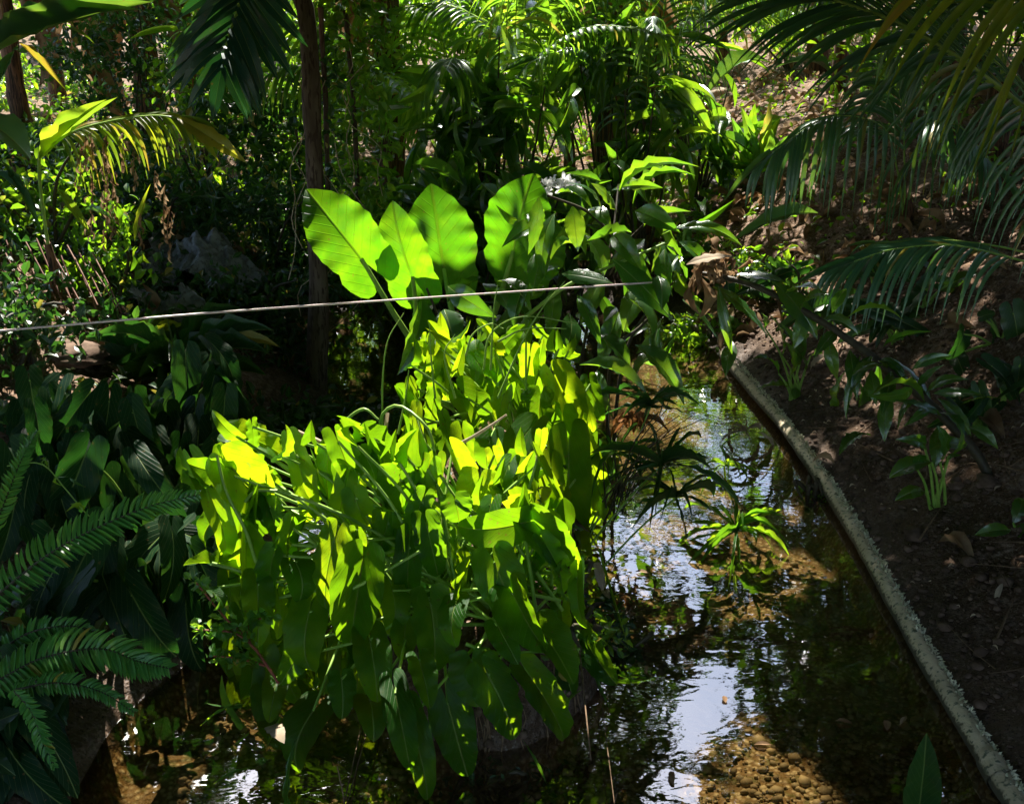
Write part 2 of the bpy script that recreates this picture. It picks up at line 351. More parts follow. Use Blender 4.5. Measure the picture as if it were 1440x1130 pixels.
def leaf_arrays(shape, bulge=.12, fold=.15, wave=.05, fq=5., ph=0., twist=0., curl=0., rows=14, cols=4, ruffle=0):
    S = SHAPES[shape]; wf = prof(S['w']); V = []; U = []; F = []
    def z_(x, t):
        z = 4 * bulge * t * (1 - t) if t >= 0 else 4 * bulge * t * (1 - t * .3)
        e = abs(x) / .5
        z += fold * abs(x) * .6 + wave * math.sin(fq * 2 * math.pi * t + ph + (1.3 if x > 0 else 0)) * e * e
        z -= curl * e * e * e + .02 * math.exp(-(x / .05) ** 2) * 0
        return z
    ts = [1 - (1 - q) ** 1.25 for q in np.linspace(0, 1, rows)]
    for side in (-1, 1):
        r = []
        lob = S.get('lobe', [])
        for (t, wo, gi) in lob: r.append((t, gi, wo))
        for t in ts: r.append((t, 0, float(wf(t))))
        b = len(V)
        for (t, a, w) in r:
            if ruffle: w *= 1 + ruffle * math.sin(t * 40 + side)
            for c in range(cols + 1):
                f = c / cols; x = side * (a + (w - a) * f)
                tx = twist * (t - .3) * x
                V.append((x, t, z_(x, t) + tx)); U.append((x + .5, t))
        for i in range(len(r) - 1):
            for c in range(cols):
                q = b + i * (cols + 1) + c
                F.append((q, q + 1, q + cols + 2, q + cols + 1) if side > 0 else (q, q + cols + 1, q + cols + 2, q + 1))
    return np.array(V), np.array(F), np.array(U)
def leaf_mesh(shape, mat, **kw):
    V, F, U = leaf_arrays(shape, **kw); return mesh(shape + '_blade', V, F, mat, U, np.zeros(len(V)))
_lib = {}
def lib(shape, mat, k=None, **kw):
    key = (shape, mat.name, tuple(sorted(kw.items())))
    if key not in _lib:
        base = dict(bulge=.13, fold=.2, wave=.035, fq=4, curl=.03); base.update(kw); out = []
        for i in range(6):
            d = dict(base); d['bulge'] = base['bulge'] * random.uniform(.4, 1.7); d['wave'] = base['wave'] * random.uniform(.5, 1.6); d['ph'] = random.uniform(0, 6)
            d['fold'] = base['fold'] * random.uniform(0, 1.8); d['twist'] = random.uniform(-.35, .35); d['fq'] = base['fq'] * random.uniform(.8, 1.25)
            out.append(leaf_mesh(shape, mat, **d))
        _lib[key] = out
    l = _lib[key]; return l[random.randrange(len(l))] if k is None else l[k % len(l)]
def orient(B, T, w, nrm):
    y = Vector(T) - Vector(B); Ln = y.length; y.normalize()
    z = Vector(nrm) - y * Vector(nrm).dot(y)
    if z.length < 1e-3: z = Vector((1, 0, 0)) - y * y.x
    z.normalize(); x = y.cross(z)
    M = Matrix(((x.x * w, y.x * Ln, z.x * Ln, B[0]), (x.y * w, y.y * Ln, z.y * Ln, B[1]), (x.z * w, y.z * Ln, z.z * Ln, B[2]), (0, 0, 0, 1)))
    return M
CAMP = Vector((0, 0, CAMZ))
def facing(P, up=.5, jit=.35):
    v = (CAMP - Vector(P)).normalized() + Vector((0, 0, up))
    return (v.normalized() + Vector((random.gauss(0, jit), random.gauss(0, jit), random.gauss(0, jit)))).normalized()

class Plant:
    def __init__(s, name, base, label, cat, group=None):
        s.base = Vector(base); s.t = thing(name, s.base, label, cat, group); s.mats = M_STEM
    def leaf(s, B, T, w, me, nrm=None, root=None, pr=.0035, part='leaf', bow=.12, label=None, pet=True, up=.5, jit=.35):
        M = orient(B, T, w, nrm if nrm is not None else facing(B, up, jit))
        o = obj(part, me, s.t, M)
        if label: o['label'] = label
        if root is not None and pet:
            B = Vector(B); r = Vector(root); mid = r.lerp(B, .55) + Vector((0, 0, (B - r).length * bow * .5)); side = (B - r); side.z = 0
            mid -= side * bow * .6
            V, F, U = tube(curve([r, mid, B], 10), [pr * 1.5, pr], 6)
            obj('petiole', mesh('petiole', V, F, s.mats, U, np.full(len(V), .5)), o)
        return o
    def tube(s, name, pts, rad, mat, n=14, seg=7, wob=0):
        V, F, U = tube(curve(pts, n), rad, seg, wob); return obj(name, mesh(name, V, F, mat, U, np.full(len(V), .5)), s.t)
# ------------------------------------------------------------ gaps cut into the foliage to place sun patches and sky reflections
lit = []
def spot(p, r): lit.append((np.array(tuple(p)), r))
for (px, py, Yy, r) in [(480,640,2.6,.24),(620,700,2.5,.22),(400,750,2.45,.2),(690,770,2.45,.17),(560,860,2.3,.12),(400,660,2.6,.26),(560,650,2.6,.28),(700,690,2.65,.24),(520,790,2.4,.26),(330,640,2.6,.18),(420,940,2.2,.17),(600,880,2.25,.20),(300,800,2.4,.12),(760,780,2.45,.13),(770,990,2.25,.10),(620,520,3.6,.22),(690,490,3.6,.20),(750,510,3.6,.12),(600,468,3.6,.12),(665,450,3.6,.13),(730,455,3.6,.12),(560,540,3.4,.1),(690,600,3.1,.14),(600,600,3.,.14),
    (470,340,4.3,.24),(572,340,4.35,.13),(640,350,4.5,.09),(600,300,4.5,.06),(690,350,4.4,.13),(800,285,4.4,.14),(900,270,4.6,.2),(990,330,4.4,.18),(1045,440,4.1,.09),(870,330,4.5,.16),(935,250,4.6,.14),(770,350,4.2,.1),(660,420,4.1,.12),(850,500,3.9,.08),
    (100,40,4.0,.2),(210,15,4.0,.15),(1050,205,6.6,.3),(1035,748,3.5,.17),(1022,655,4.1,.06),(200,170,4.4,.26),(110,200,4.45,.2),(310,200,4.3,.12),(60,290,4.7,.2),(160,340,4.6,.1),(30,360,4.6,.08),(205,470,4.4,.10),(150,400,4.6,.08),(60,240,4.5,.2),
    (150,750,2.22,.035),(125,765,2.2,.03),(80,905,2.05,.05),(170,990,1.92,.03),(228,936,2.0,.03),(545,430,4.33,.10),(580,480,4.33,.08),(1060,200,6.6,.3),(1000,140,8.,.4),(1110,90,3.2,.05),(1125,205,5.5,.08),(960,370,4.2,.1),(1270,450,3.7,.03),(1150,340,5.6,.06)]: spot(W(px, py, Yy), r)
for (px, py, r) in [(925,600,.25),(880,560,.17),(905,520,.25),(960,500,.2),(985,690,.14),(890,650,.10),(1050,1070,.12),(1120,1115,.12),(1000,1120,.08),(1075,1010,.05),(265,1085,.05),(1040,545,.05),(1100,645,.05),(1130,690,.05),(1085,620,.04),
    (1215,590,.045),(1175,490,.09),(1150,640,.05),(1190,440,.07),(1120,325,.09),(1240,565,.04),(1375,335,.05),(1165,690,.03),(85,495,.13),(70,430,.09),(110,520,.08),(130,590,.04),(1130,460,.06),(1370,370,.04),(1180,610,.04)]: spot(G(px, py), r)
for px in range(0, 930, 40): spot(W(px, 465 - px * .0745, 3.05 + px / 915), .06)
S_ = np.array(tuple(SUN))
A1 = np.cross(S_, [0, 0, 1.]); A1 /= np.linalg.norm(A1); A2 = np.cross(S_, A1)
LP = np.array([[p @ A1, p @ A2] for p, r in lit]); LR = np.array([r for p, r in lit]); LA = np.array([p @ S_ for p, r in lit])
refl = []
for (px, py, r) in [(990,1000,.17),(1010,960,.12),(960,1040,.10),(935,900,.10),(960,900,.07),(900,880,.06),(885,790,.10),(965,790,.10),(1055,660,.10),(1020,630,.07),(1100,690,.05),(1090,895,.06),(1065,905,.05),(890,750,.05),(980,850,.04),(1050,740,.03),(950,1110,.10),(360,1100,.09),(350,1070,.05),(1005,560,.05),(1095,970,.03),(1060,990,.05),(1310,1105,.03),(870,620,.08),(1125,780,.03)]:
    d = ray(px, py); t = CAMZ / -d.z; p = CAMP + d * t; rd = Vector((d.x, d.y, -d.z)).normalized(); refl.append((np.array(tuple(p)), np.array(tuple(rd)), r))
def keep(P, jit=.3, pad=0., padr=0.):
    """True where a leaf may hang: outside the sun gaps and outside the sky gaps"""
    q = np.stack([P @ A1, P @ A2], 1); ok = np.ones(len(P), bool); n = 1 + jit * 2 * fbm(P[:, 0] * 5, P[:, 1] * 5 + P[:, 2] * 3, 61, 3); al = P @ S_
    for c_, r, a0 in zip(LP, LR, LA): ok &= (np.linalg.norm(q - c_, axis=1) > r * n + pad) | (al < a0 + r * 1.1 + .12)
    for p, d, r in refl:
        v = P - p; a = v @ d; dist = np.linalg.norm(v - a[:, None] * d, axis=1); ok &= (dist > r * .8 * (1 + a * .22) * (1 + (n - 1) * 2.2) + padr) | (a < 1.) | (RNG.random(len(P)) < .015)
    return ok
FWD = Vector((0, math.cos(PITCH), -math.sin(PITCH)))
def pxw(P, w): return w / FPX * (Vector(P) - CAMP).dot(FWD)
def pleaf(pl, row, shape, mat, root=None, dy=-.05, **kw):
    bx, by, tx, ty, w = row[:5]; Y = row[5]; Y += random.uniform(-.04, .04)
    B = W(bx, by, Y); T = W(tx, ty, Y + dy + random.uniform(-.05, .05))
    meopt = kw.pop('meopt', {})
    return pl.leaf(B, T, pxw(B, w), lib(shape, mat, **meopt), root=root, **kw)

# ------------------------------------------------------------ front arrowhead clump
c = Vector((-.12, 2.5, .34))
pl = Plant('arrowhead_plant', c, 'big sunlit yellow green clump of arrowhead leaves on the mound in the centre foreground', 'plant', 'clumps of arrowhead leaves')
front = [(320,650,372,712,64,2.52),(336,612,408,660,46,2.62),(332,613,296,588,20,2.62),(284,672,250,640,20,2.5),(284,672,312,775,30,2.5),(315,664,268,655,36,2.5),
 (337,722,345,796,46,2.45),(375,672,398,735,26,2.55),(378,712,392,762,28,2.5),(416,640,420,722,28,2.6),(405,622,425,645,18,2.62),(446,650,450,722,42,2.6),(462,640,464,706,30,2.62),
 (435,700,443,748,26,2.5),(427,740,432,792,22,2.45),(408,740,400,792,20,2.45),(487,645,490,700,36,2.6),(515,612,527,642,32,2.65),(513,640,517,690,24,2.62),(562,673,572,735,62,2.55),
 (586,585,594,642,20,2.75),(600,625,640,690,26,2.6),(636,632,645,682,30,2.65),(674,674,658,716,54,2.6),(715,655,712,702,28,2.65),(752,655,750,704,18,2.65),(757,640,777,705,10,2.6),
 (735,735,652,738,44,2.45),(742,735,800,808,44,2.45),(780,740,812,795,30,2.5),(640,702,652,738,36,2.5),(500,700,522,740,36,2.5),(484,690,475,752,32,2.5),(545,735,530,785,42,2.45),
 (696,792,735,860,60,2.4),(660,795,665,855,44,2.4),(748,790,750,818,26,2.45),(788,800,800,842,18,2.45),(510,790,485,895,60,2.35),(362,822,362,916,38,2.4),(435,860,433,935,56,2.35),
 (415,790,408,840,44,2.38),(552,830,545,890,44,2.38),(520,900,512,985,56,2.3),(450,915,455,992,38,2.35),(388,955,383,1018,36,2.35),(570,880,565,935,36,2.32),(440,1000,430,1082,58,2.25),
 (520,985,530,1045,48,2.22),(556,975,558,1072,44,2.18),(578,1010,583,1118,40,2.12),(630,990,657,1085,60,2.18),(605,850,607,952,54,2.3),(663,930,668,1000,54,2.25),(686,950,725,1036,56,2.22),
 (745,950,796,1034,50,2.25),(722,835,758,912,48,2.32),(760,885,802,962,42,2.32),(820,895,865,956,36,2.5),(812,812,838,880,20,2.5),(292,828,316,875,18,2.45),(325,802,258,790,24,2.45),
 (600,740,612,800,40,2.42),(575,770,580,830,34,2.4),(640,760,640,800,30,2.45),(345,760,340,830,34,2.42),(470,760,462,850,44,2.38),(535,640,548,690,26,2.6),(610,655,600,700,26,2.6),
 (695,640,700,672,20,2.7),(355,600,350,640,20,2.65),(500,760,492,800,30,2.42),(690,710,700,750,34,2.5),(770,770,790,830,28,2.45),(640,850,648,905,40,2.32),(700,880,716,935,40,2.28),
 (480,955,478,1010,36,2.28),(425,905,415,960,34,2.32),(590,930,596,985,38,2.26),(540,730,560,770,30,2.48),(392,840,395,900,34,2.38),(385,780,380,835,30,2.4)]
for r in front:
    r = (r[0], r[1], r[0] + (r[2] - r[0]) * 1.04, r[1] + (r[3] - r[1]) * 1.04, r[4] * 1.16, r[5])
    r = (r[0], r[1], r[2] + random.gauss(0, 9), r[3] + random.gauss(0, 6), r[4] * random.uniform(.85, 1.15), r[5])
    root = c + Vector((random.uniform(-.22, .22) + (r[0] - 560) / 1800, random.uniform(-.12, .25), random.uniform(-.04, .04)))
    up = .2 if r[1] > 780 else -.15
    pleaf(pl, r, 'arrow', M_ARROW, root=root, up=up, jit=.30 if r[1] > 850 else .5, dy=-.04 if r[1] > 780 else .035, meopt=dict(bulge=.16, fold=.7, wave=.07, fq=3.))
top_extra = []
rest = Acc(); UL = leaf_arrays('arrow', bulge=.1, fold=.4, wave=.05, rows=9, cols=3)
for k in range(34):   # more hanging leaves along the sunlit top
    u = random.uniform(290, 800); v = 640 + abs(u - 500) * .14 + random.uniform(-30, 110); l = random.uniform(45, 75)
    r_ = (u, v, u + random.gauss(0, 22), v + l, random.uniform(32, 50), random.uniform(2.5, 2.75)); top_extra.append(r_)
for r_ in top_extra[:20]:
    pleaf(pl, r_, 'arrow', M_ARROW, root=c + Vector(((r_[0] - 560) / 1800, random.uniform(-.1, .2), 0)), up=-.15, jit=.35, dy=.035, meopt=dict(bulge=.16, fold=.7, wave=.07, fq=3.))
for k in range(30):   # young leaves standing up along the sunlit top
    u = random.uniform(290, 790); v = 640 + abs(u - 500) * .12 + random.uniform(-30, 60); Yk = random.uniform(2.5, 2.8)
    r_ = (u, v, u + random.gauss(0, 9), v - random.uniform(24, 46), random.uniform(11, 24), Yk)
    pleaf(pl, r_, random.choice(['arrow', 'scallop']), M_ARROW, root=c + Vector(((u - 560) / 1800, random.uniform(-.1, .25), 0)), up=.1, jit=.7, meopt=dict(bulge=.15, fold=.9, wave=.04))
def fill(acc, arr, B, T, w, nrm, r=None):
    M = np.array(orient(B, T, w, nrm)); V, F, U = arr
    acc.add(V @ M[:3, :3].T + M[:3, 3], F, U, random.random() if r is None else r)
for k in range(130):
    u, v = random.uniform(300, 800), random.uniform(780, 980)
    B = W(u, v, random.uniform(2.5, 2.95)); Ln = random.uniform(.09, .16)
    T = B + Vector((random.uniform(-.06, .06), random.uniform(-.08, .03), -Ln)); fill(rest, UL, B, T, Ln * .55, facing(B, .3, .5))
    V, F, U = tube(curve([c + Vector((random.uniform(-.25, .3), random.uniform(0, .3), 0)), (c + B) / 2 + Vector((0, .1, .1)), B], 7), .003, 5); rest.add(V, F, U * 0 + .2, .3)
tag(obj('inner_leaves', rest.build('inner_leaves', M_ARROW), pl.t), kind='stuff')
# bare sticks and curling stems
for pts in ([(412,604,2.7),(445,618,2.65),(472,630,2.6)], [(640,628,2.75),(680,605,2.7),(712,583,2.68)], [(545,580,2.75),(540,640,2.7),(560,700,2.6)]):
    pl.tube('dead_stalk', [W(*p) for p in pts], [.006, .003], M_PALE, 8, 6, .3)
for pts in ([(470,640,2.7),(480,600,2.7),(510,575,2.68),(532,590,2.66)], [(545,640,2.7),(535,590,2.7),(560,570,2.68),(600,600,2.6),(612,640,2.6)], [(345,705,2.45),(360,690,2.45),(390,690,2.45)],
            [(478,835,2.3),(520,815,2.3),(590,775,2.32)], [(360,790,2.4),(345,745,2.4),(318,690,2.42),(305,640,2.45)], [(655,905,2.3),(700,918,2.3),(815,912,2.4)], [(298,792,2.4),(330,800,2.4),(350,808,2.4)]):
    pl.tube('bare_petiole', [W(*p) for p in pts], [.005, .0035], M_STEM, 14, 6)

# ------------------------------------------------------------ rear arrowhead clump
c = Vector((.02, 3.55, .34))
pl = Plant('arrowhead_plant', c, 'smaller arrowhead clump behind the big sunlit one, its right half in shade', 'plant', 'clumps of arrowhead leaves')
rear = [(590,515,598,565,20,3.5),(612,485,612,545,20,3.55),(640,490,640,525,22,3.6),(625,498,628,552,24,3.55),(702,495,740,455,22,3.6),(680,520,677,480,28,3.6),(702,505,714,548,36,3.55),
 (752,512,762,550,32,3.6),(673,512,668,565,34,3.55),(640,545,674,562,22,3.4),(655,558,674,602,44,3.4),(700,545,697,570,16,3.4),(725,545,722,575,20,3.4),(709,555,708,612,58,3.35),
 (738,612,745,692,62,3.2),(575,540,582,575,16,3.4),(587,585,594,628,18,3.2),(625,590,628,626,14,3.2),(780,530,802,602,52,3.5),(800,640,815,742,54,3.3),(765,470,802,502,18,3.7),
 (820,560,842,608,18,3.5),(790,590,806,650,44,3.4),(840,680,866,732,16,3.4),(650,610,655,660,36,3.1),(690,615,694,655,34,3.1),(610,560,612,610,26,3.3),(760,560,770,625,44,3.4),(745,500,735,540,28,3.55),
 (655,480,652,510,20,3.65),(820,620,838,690,34,3.45),(775,660,785,720,40,3.2),(715,650,722,700,38,3.05),(580,600,575,640,20,3.1),(830,540,850,585,26,3.7),(610,520,606,560,22,3.5),(725,470,722,500,22,3.7),
 (560,555,566,600,20,3.4),(598,480,596,515,14,3.6),(790,700,796,770,36,3.1),(760,700,764,750,34,3.0),(815,745,835,800,30,3.2)]
for r in rear:
    r = (r[0], r[1], r[0] + (r[2] - r[0]) * 1.04, r[1] + (r[3] - r[1]) * 1.04, r[4] * 1.16, r[5])
    r = (r[0], r[1], r[2] + random.gauss(0, 9), r[3] + random.gauss(0, 6), r[4] * random.uniform(.85, 1.15), r[5])
    root = c + Vector((random.uniform(-.2, .2) + (r[0] - 700) / 1500, random.uniform(-.25, .25), random.uniform(-.05, .03)))
    pleaf(pl, r, 'arrow', M_ARROW, root=root, up=-.1, jit=.4, dy=.03, meopt=dict(bulge=.16, fold=.7, wave=.07, fq=3.))
for k in range(20):   # shorter leaves of every height along the ragged top of the clump
    u = random.uniform(568, 800); v = random.uniform(470, 520); r_ = (u, v, u + random.gauss(0, 22), v + random.choice((-1, -1, 1)) * random.uniform(22, 46), random.uniform(12, 26), random.uniform(3.4, 3.8))
    pleaf(pl, r_, random.choice(['arrow', 'scallop']), M_ARROW, root=c + Vector(((u - 700) / 1500, random.uniform(-.1, .2), 0)), up=0, jit=.7, meopt=dict(bulge=.15, fold=.9, wave=.04))
rest = Acc()
for k in range(110):
    u, v = random.uniform(575, 850), random.uniform(600, 790); B = W(u, v, random.uniform(3.5, 4.1)); Ln = random.uniform(.1, .18)
    T = B + Vector((random.uniform(-.06, .06), random.uniform(-.08, .03), -Ln)); fill(rest, UL, B, T, Ln * .55, facing(B, .3, .5))
tag(obj('inner_leaves', rest.build('inner_leaves', M_ARROW), pl.t), kind='stuff')

# ------------------------------------------------------------ elephant ear
c = Vector((-.18, 4.35, .16))
pl = Plant('elephant_ear_plant', c, 'elephant ear with huge glowing heart shaped leaves standing behind the arrowhead clumps', 'plant')
ears = [(508,363,430,266,94,4.3,'sunlit yellow green leaf pointing up left, leftmost of the elephant ear'),(580,388,552,282,80,4.35,'narrow upright bright yellow leaf of the elephant ear, second from left'),
        (624,378,606,258,104,4.55,'dark centred green leaf of the elephant ear with a pointed top'),(722,352,750,244,98,4.45,'tall wavy edged leaf of the elephant ear, rightmost lit one'),(738,380,775,300,90,4.75,'deep shaded leaf of the elephant ear behind the long leaved ginger')]
eroots = [(590, 500), (590, 470), (640, 460), (688, 470), (740, 450)]
for i, r in enumerate(ears):
    B = W(r[0], r[1], r[5]); T = W(r[2], r[3], r[5] + .06); w = pxw(B, r[4])
    n = [Vector((.25, -1, .15)), Vector((-.3, -1, .2)), Vector((.1, -1, .1)), Vector((-.35, -1, .2)), Vector((.1, -1, .2))][i]
    me = leaf_mesh('ear', M_EAR, bulge=.10, fold=.32 - .05 * i, wave=.03, fq=3.3 + i * .4, ph=i * 1.7, rows=40, cols=10, ruffle=.018, twist=(-.25, .3, .1, -.5, .2)[i])
    o = pl.leaf(B, T, w, me, nrm=n, pet=False, label=r[6])
    rr = W(*eroots[i], 4.35 + .05 * i)
    V, F, U = tube(curve([c + Vector((.05 * i - .1, 0, 0)), rr, rr.lerp(B, .5) + Vector((0, -.01, .0)), B], 20), [.017, .013, .008], 9)
    obj('petiole', mesh('petiole', V, F, M_STEM, U, np.full(len(V), .6)), o)

# ------------------------------------------------------------ long leaved ginger behind the elephant ear, over the stream
c = Vector((.25, 4.55, .05))
pl = Plant('ginger_plant', c, 'arching shrub of long glossy lance leaves leaning over the stream right of the elephant ear', 'plant', 'long leaved stems over the stream')
ging = [(870,272,972,239,11,4.6),(860,268,925,265,13,4.6),(890,287,970,252,9,4.7),(758,277,744,350,24,4.2),(780,300,768,385,25,4.2),(805,290,812,347,24,4.3),(828,293,857,320,18,4.4),
 (783,272,828,292,16,4.3),(893,297,950,324,26,4.4),(930,330,1032,345,16,4.3),(970,318,1028,283,10,4.6),(888,327,828,342,12,4.4),(812,347,776,368,12,4.3),(790,385,855,397,20,4.1),
 (862,365,938,442,30,4.1),(925,388,930,432,22,4.1),(880,420,914,474,26,4.1),(812,415,842,480,18,4.1),(893,485,955,562,26,4.0),(815,513,902,554,24,3.9),(933,445,943,532,14,4.1),
 (592,412,562,515,34,4.2),(625,435,640,490,32,4.15),(630,402,692,442,28,4.1),(845,300,800,262,18,4.5),(870,300,835,262,18,4.55),(905,320,965,300,14,4.5),(900,350,880,410,28,4.4),
 (860,330,900,380,24,4.3),(935,350,945,410,22,4.4),(850,390,820,450,26,4.3),(780,400,772,470,22,4.3),(905,400,880,460,28,4.3),(870,440,845,510,24,4.2),(740,400,725,455,22,4.15),
 (700,395,740,430,24,4.15),(820,330,845,385,26,4.35),(765,350,750,410,24,4.3),(950,380,985,420,18,4.3),(725,310,700,290,10,4.4),(800,440,790,500,26,4.2),(835,470,880,520,22,4.15),(905,510,945,470,16,4.2),
 (960,360,935,300,14,4.5),(750,320,710,345,20,4.3),(690,430,672,480,24,4.1),(845,255,800,245,12,4.7),(880,250,905,280,16,4.7),(955,340,995,380,16,4.5),(840,520,860,580,20,4.0),(780,470,800,520,18,4.0)]
for i, r in enumerate(ging):
    r = (r[0], r[1], r[0] + (r[2] - r[0]) * 1.12, r[1] + (r[3] - r[1]) * 1.12, r[4] * 1.25, r[5])
    b = .18 if r[4] < 18 else .12
    pleaf(pl, r, 'lance', M_GING, dy=-.12, up=.9, jit=.45, meopt=dict(bulge=b, fold=.3, wave=.03, fq=6))
    r2 = c + Vector((random.uniform(-.3, .3), random.uniform(-.1, .25), 0))
for k in range(44):   # the rest of the hanging leaves that fill the bush
    u = random.uniform(590, 985); v = random.uniform(285, 500) if u > 760 else random.uniform(385, 480); l = random.uniform(45, 85)
    s = random.choice((-1, 1)) * random.uniform(.1, .9)
    pleaf(pl, (u, v, u + s * l, v + l * random.uniform(.3, 1.), random.uniform(14, 28), random.uniform(4.3, 4.9)), 'lance', M_GING, dy=-.1, up=.8, jit=.5, meopt=dict(bulge=.16, fold=.3, wave=.03, fq=6))
for pts in ([(900,380,4.3),(870,345,4.35),(830,300,4.4),(770,275,4.3)], [(740,445,4.2),(800,400,4.2),(870,370,4.3),(940,340,4.4)], [(868,560,4.1),(885,480,4.15),(925,420,4.2),(960,385,4.3)],
            [(810,560,4.3),(830,440,4.3),(860,340,4.4),(870,260,4.6)], [(640,560,4.3),(620,460,4.2),(600,405,4.2)], [(860,505,4.1),(900,460,4.1),(935,425,4.1)]):
    P = [W(*p) for p in pts]
    if pts[0][1] > 500: P = [Vector((P[0].x, P[0].y + .05, .02))] + P
    pl.tube('stem', P, [.009, .005], M_DSTEM if pts[0][0] != 740 else M_STEM, 16, 6)
# white flower head
fl = Acc()
for k in range(70):
    a = random.uniform(-1, 1); P = W(790 + a * 26, 258 + random.uniform(-9, 9) + abs(a) * 8, 4.6)
    nn = Vector((random.gauss(0, 1), -1, random.gauss(.3, 1))); T = P + Vector((random.gauss(0, 1), random.gauss(0, .6), random.gauss(.8, 1))).normalized() * .035
    fill(fl, leaf_arrays('oval', rows=5, cols=1, bulge=.2), P, T, .018, nn)
M_WHITE = roughmat('white_petal', (.75, .75, .72), (.85, .85, .85), 30, .5, .1, .002, trf=.4)
obj('flower_head', fl.build('flower_head', M_WHITE), pl.t)

# ------------------------------------------------------------ dead flower cluster and the stem leaning from the right bank
base = G(1396, 668)
pl = Plant('leaning_stem_plant', base, 'dark stem leaning over the right bank with lance leaves and a withered brown end', 'plant', 'long leaved stems over the stream')
def ly(px): return 4.25 - (px - 985) / 415 * (4.25 - base.y)
sp_ = [(985,384),(1040,395),(1090,415),(1160,455),(1200,482),(1245,515),(1290,552),(1340,600),(1375,640)]
pl.tube('stem', [W(x, y, ly(x)) for x, y in sp_] + [base - Vector((0, 0, .03))], [.010, .014, .017, .018], M_DSTEM, 40, 8, .15)
lean = [(1034,387,1110,400,28),(1085,395,1150,478,38),(1192,446,1272,452,18),(1170,440,1190,405,18),(1165,475,1178,535,20),(1195,492,1205,562,22),(1246,500,1312,572,26),(1282,520,1340,500,16),
 (1290,545,1330,512,15),(1252,552,1244,622,22),(1300,565,1222,558,20),(1313,553,1384,556,17),(1318,560,1366,614,26),(1350,570,1408,560,14),(1290,565,1262,605,16),(1310,570,1270,600,14),
 (1320,598,1314,662,22),(1362,600,1404,632,20),(1242,488,1312,466,9),(1225,520,1232,570,20),(1002,403,1082,478,22),(1010,402,1030,500,16),(968,420,1012,480,7),(1030,480,1020,530,22),(965,395,935,345,14),(1210,500,1190,590,14)]
lean += [(random.uniform(1090, 1370), 0, 0, 0, random.uniform(16, 24)) for _ in range(16)]
for r in lean:
    if r[1] == 0:
        y_ = float(np.interp(r[0], [q[0] for q in sp_], [q[1] for q in sp_])); an = random.uniform(-.9, 3.6); l = random.uniform(45, 75); r = (r[0], y_, r[0] + l * math.cos(an), y_ + l * math.sin(an), r[4])
    pleaf(pl, (*r, ly(r[0]) - .02), 'lance', M_GING, dy=-.1, up=1.0, jit=.35, meopt=dict(bulge=.14, fold=.3, wave=.02, fq=5))
wd = Acc()
for k in range(46):
    P = W(1000 + random.gauss(0, 16), 372 + random.gauss(0, 9), 4.2); T = P + Vector((random.gauss(0, .04), random.gauss(0, .04), random.gauss(-.02, .035)))
    fill(wd, leaf_arrays('lance', rows=7, cols=2, bulge=.4, fold=.8), P, T, random.uniform(.015, .04), Vector((random.gauss(0, 1), -1, random.gauss(.5, 1))))
for k in range(4):
    P = W(random.uniform(975, 1010), 385, 4.2); T = P + Vector((random.gauss(0, .02), 0, -random.uniform(.08, .2))); fill(wd, leaf_arrays('lance', rows=9, cols=2, bulge=.2, fold=.8), P, T, .02, Vector((random.gauss(0, 1), -1, 0)))
obj('withered_leaves', wd.build('withered_leaves', M_DRY), pl.t)
pleaf(pl, (965,372,1038,362,20,4.15), 'lance', M_PALE, up=2, jit=.1, part='withered_leaf')

# ------------------------------------------------------------ plants on the right bank
def bankplant(px, py, label, leaves, shape='oval', mat=None, Y=None, name='broadleaf_seedling', grp='young plants rooted in the right bank', stem=True, **kw):
    b = G(px, py); p = Plant(name, b, label, 'plant', grp)
    for r in leaves:
        Yl = b.y + (r[5] if len(r) > 5 else 0)
        pleaf(p, (*r[:5], Yl), shape, mat or M_GING, dy=-.04, root=b + Vector((random.uniform(-.03, .03), 0, -.01)) if stem else None, pr=.004, up=1., jit=.35, **kw)
    return p
bankplant(1320, 712, 'low seedling with round leaves on the bare soil slope below the leaning stem', [(1310,650,1250,672,30),(1322,650,1318,598,24),(1300,628,1258,618,20),(1335,640,1350,600,14),(1300,690,1258,704,22),(1330,660,1352,640,14),(1290,660,1300,640,18)])
bankplant(1195, 640, 'single dark oval leaf lying low on the soil slope above the pipe', [(1225,612,1180,640,20)], stem=False)
bankplant(1118, 560, 'sprouting plant with upright shoots beside the far end of the pipe', [(1112,520,1098,455,20),(1120,520,1140,468,20),(1108,530,1105,480,18),(1125,510,1130,455,16),(1100,500,1080,440,20),(1095,525,1058,505,16),(1118,545,1062,548,16),(1120,545,1117,562,14),(1140,500,1155,470,14),(1075,460,1070,440,14),(1130,530,1128,500,14)], 'lance')
bankplant(1215, 560, 'short clump of hanging strap leaves on the bank near the pale curled leaf', [(1190,520,1186,590,14),(1225,530,1222,590,18),(1210,540,1205,580,16),(1235,520,1225,560,16),(1240,565,1236,500,14)], 'lance')
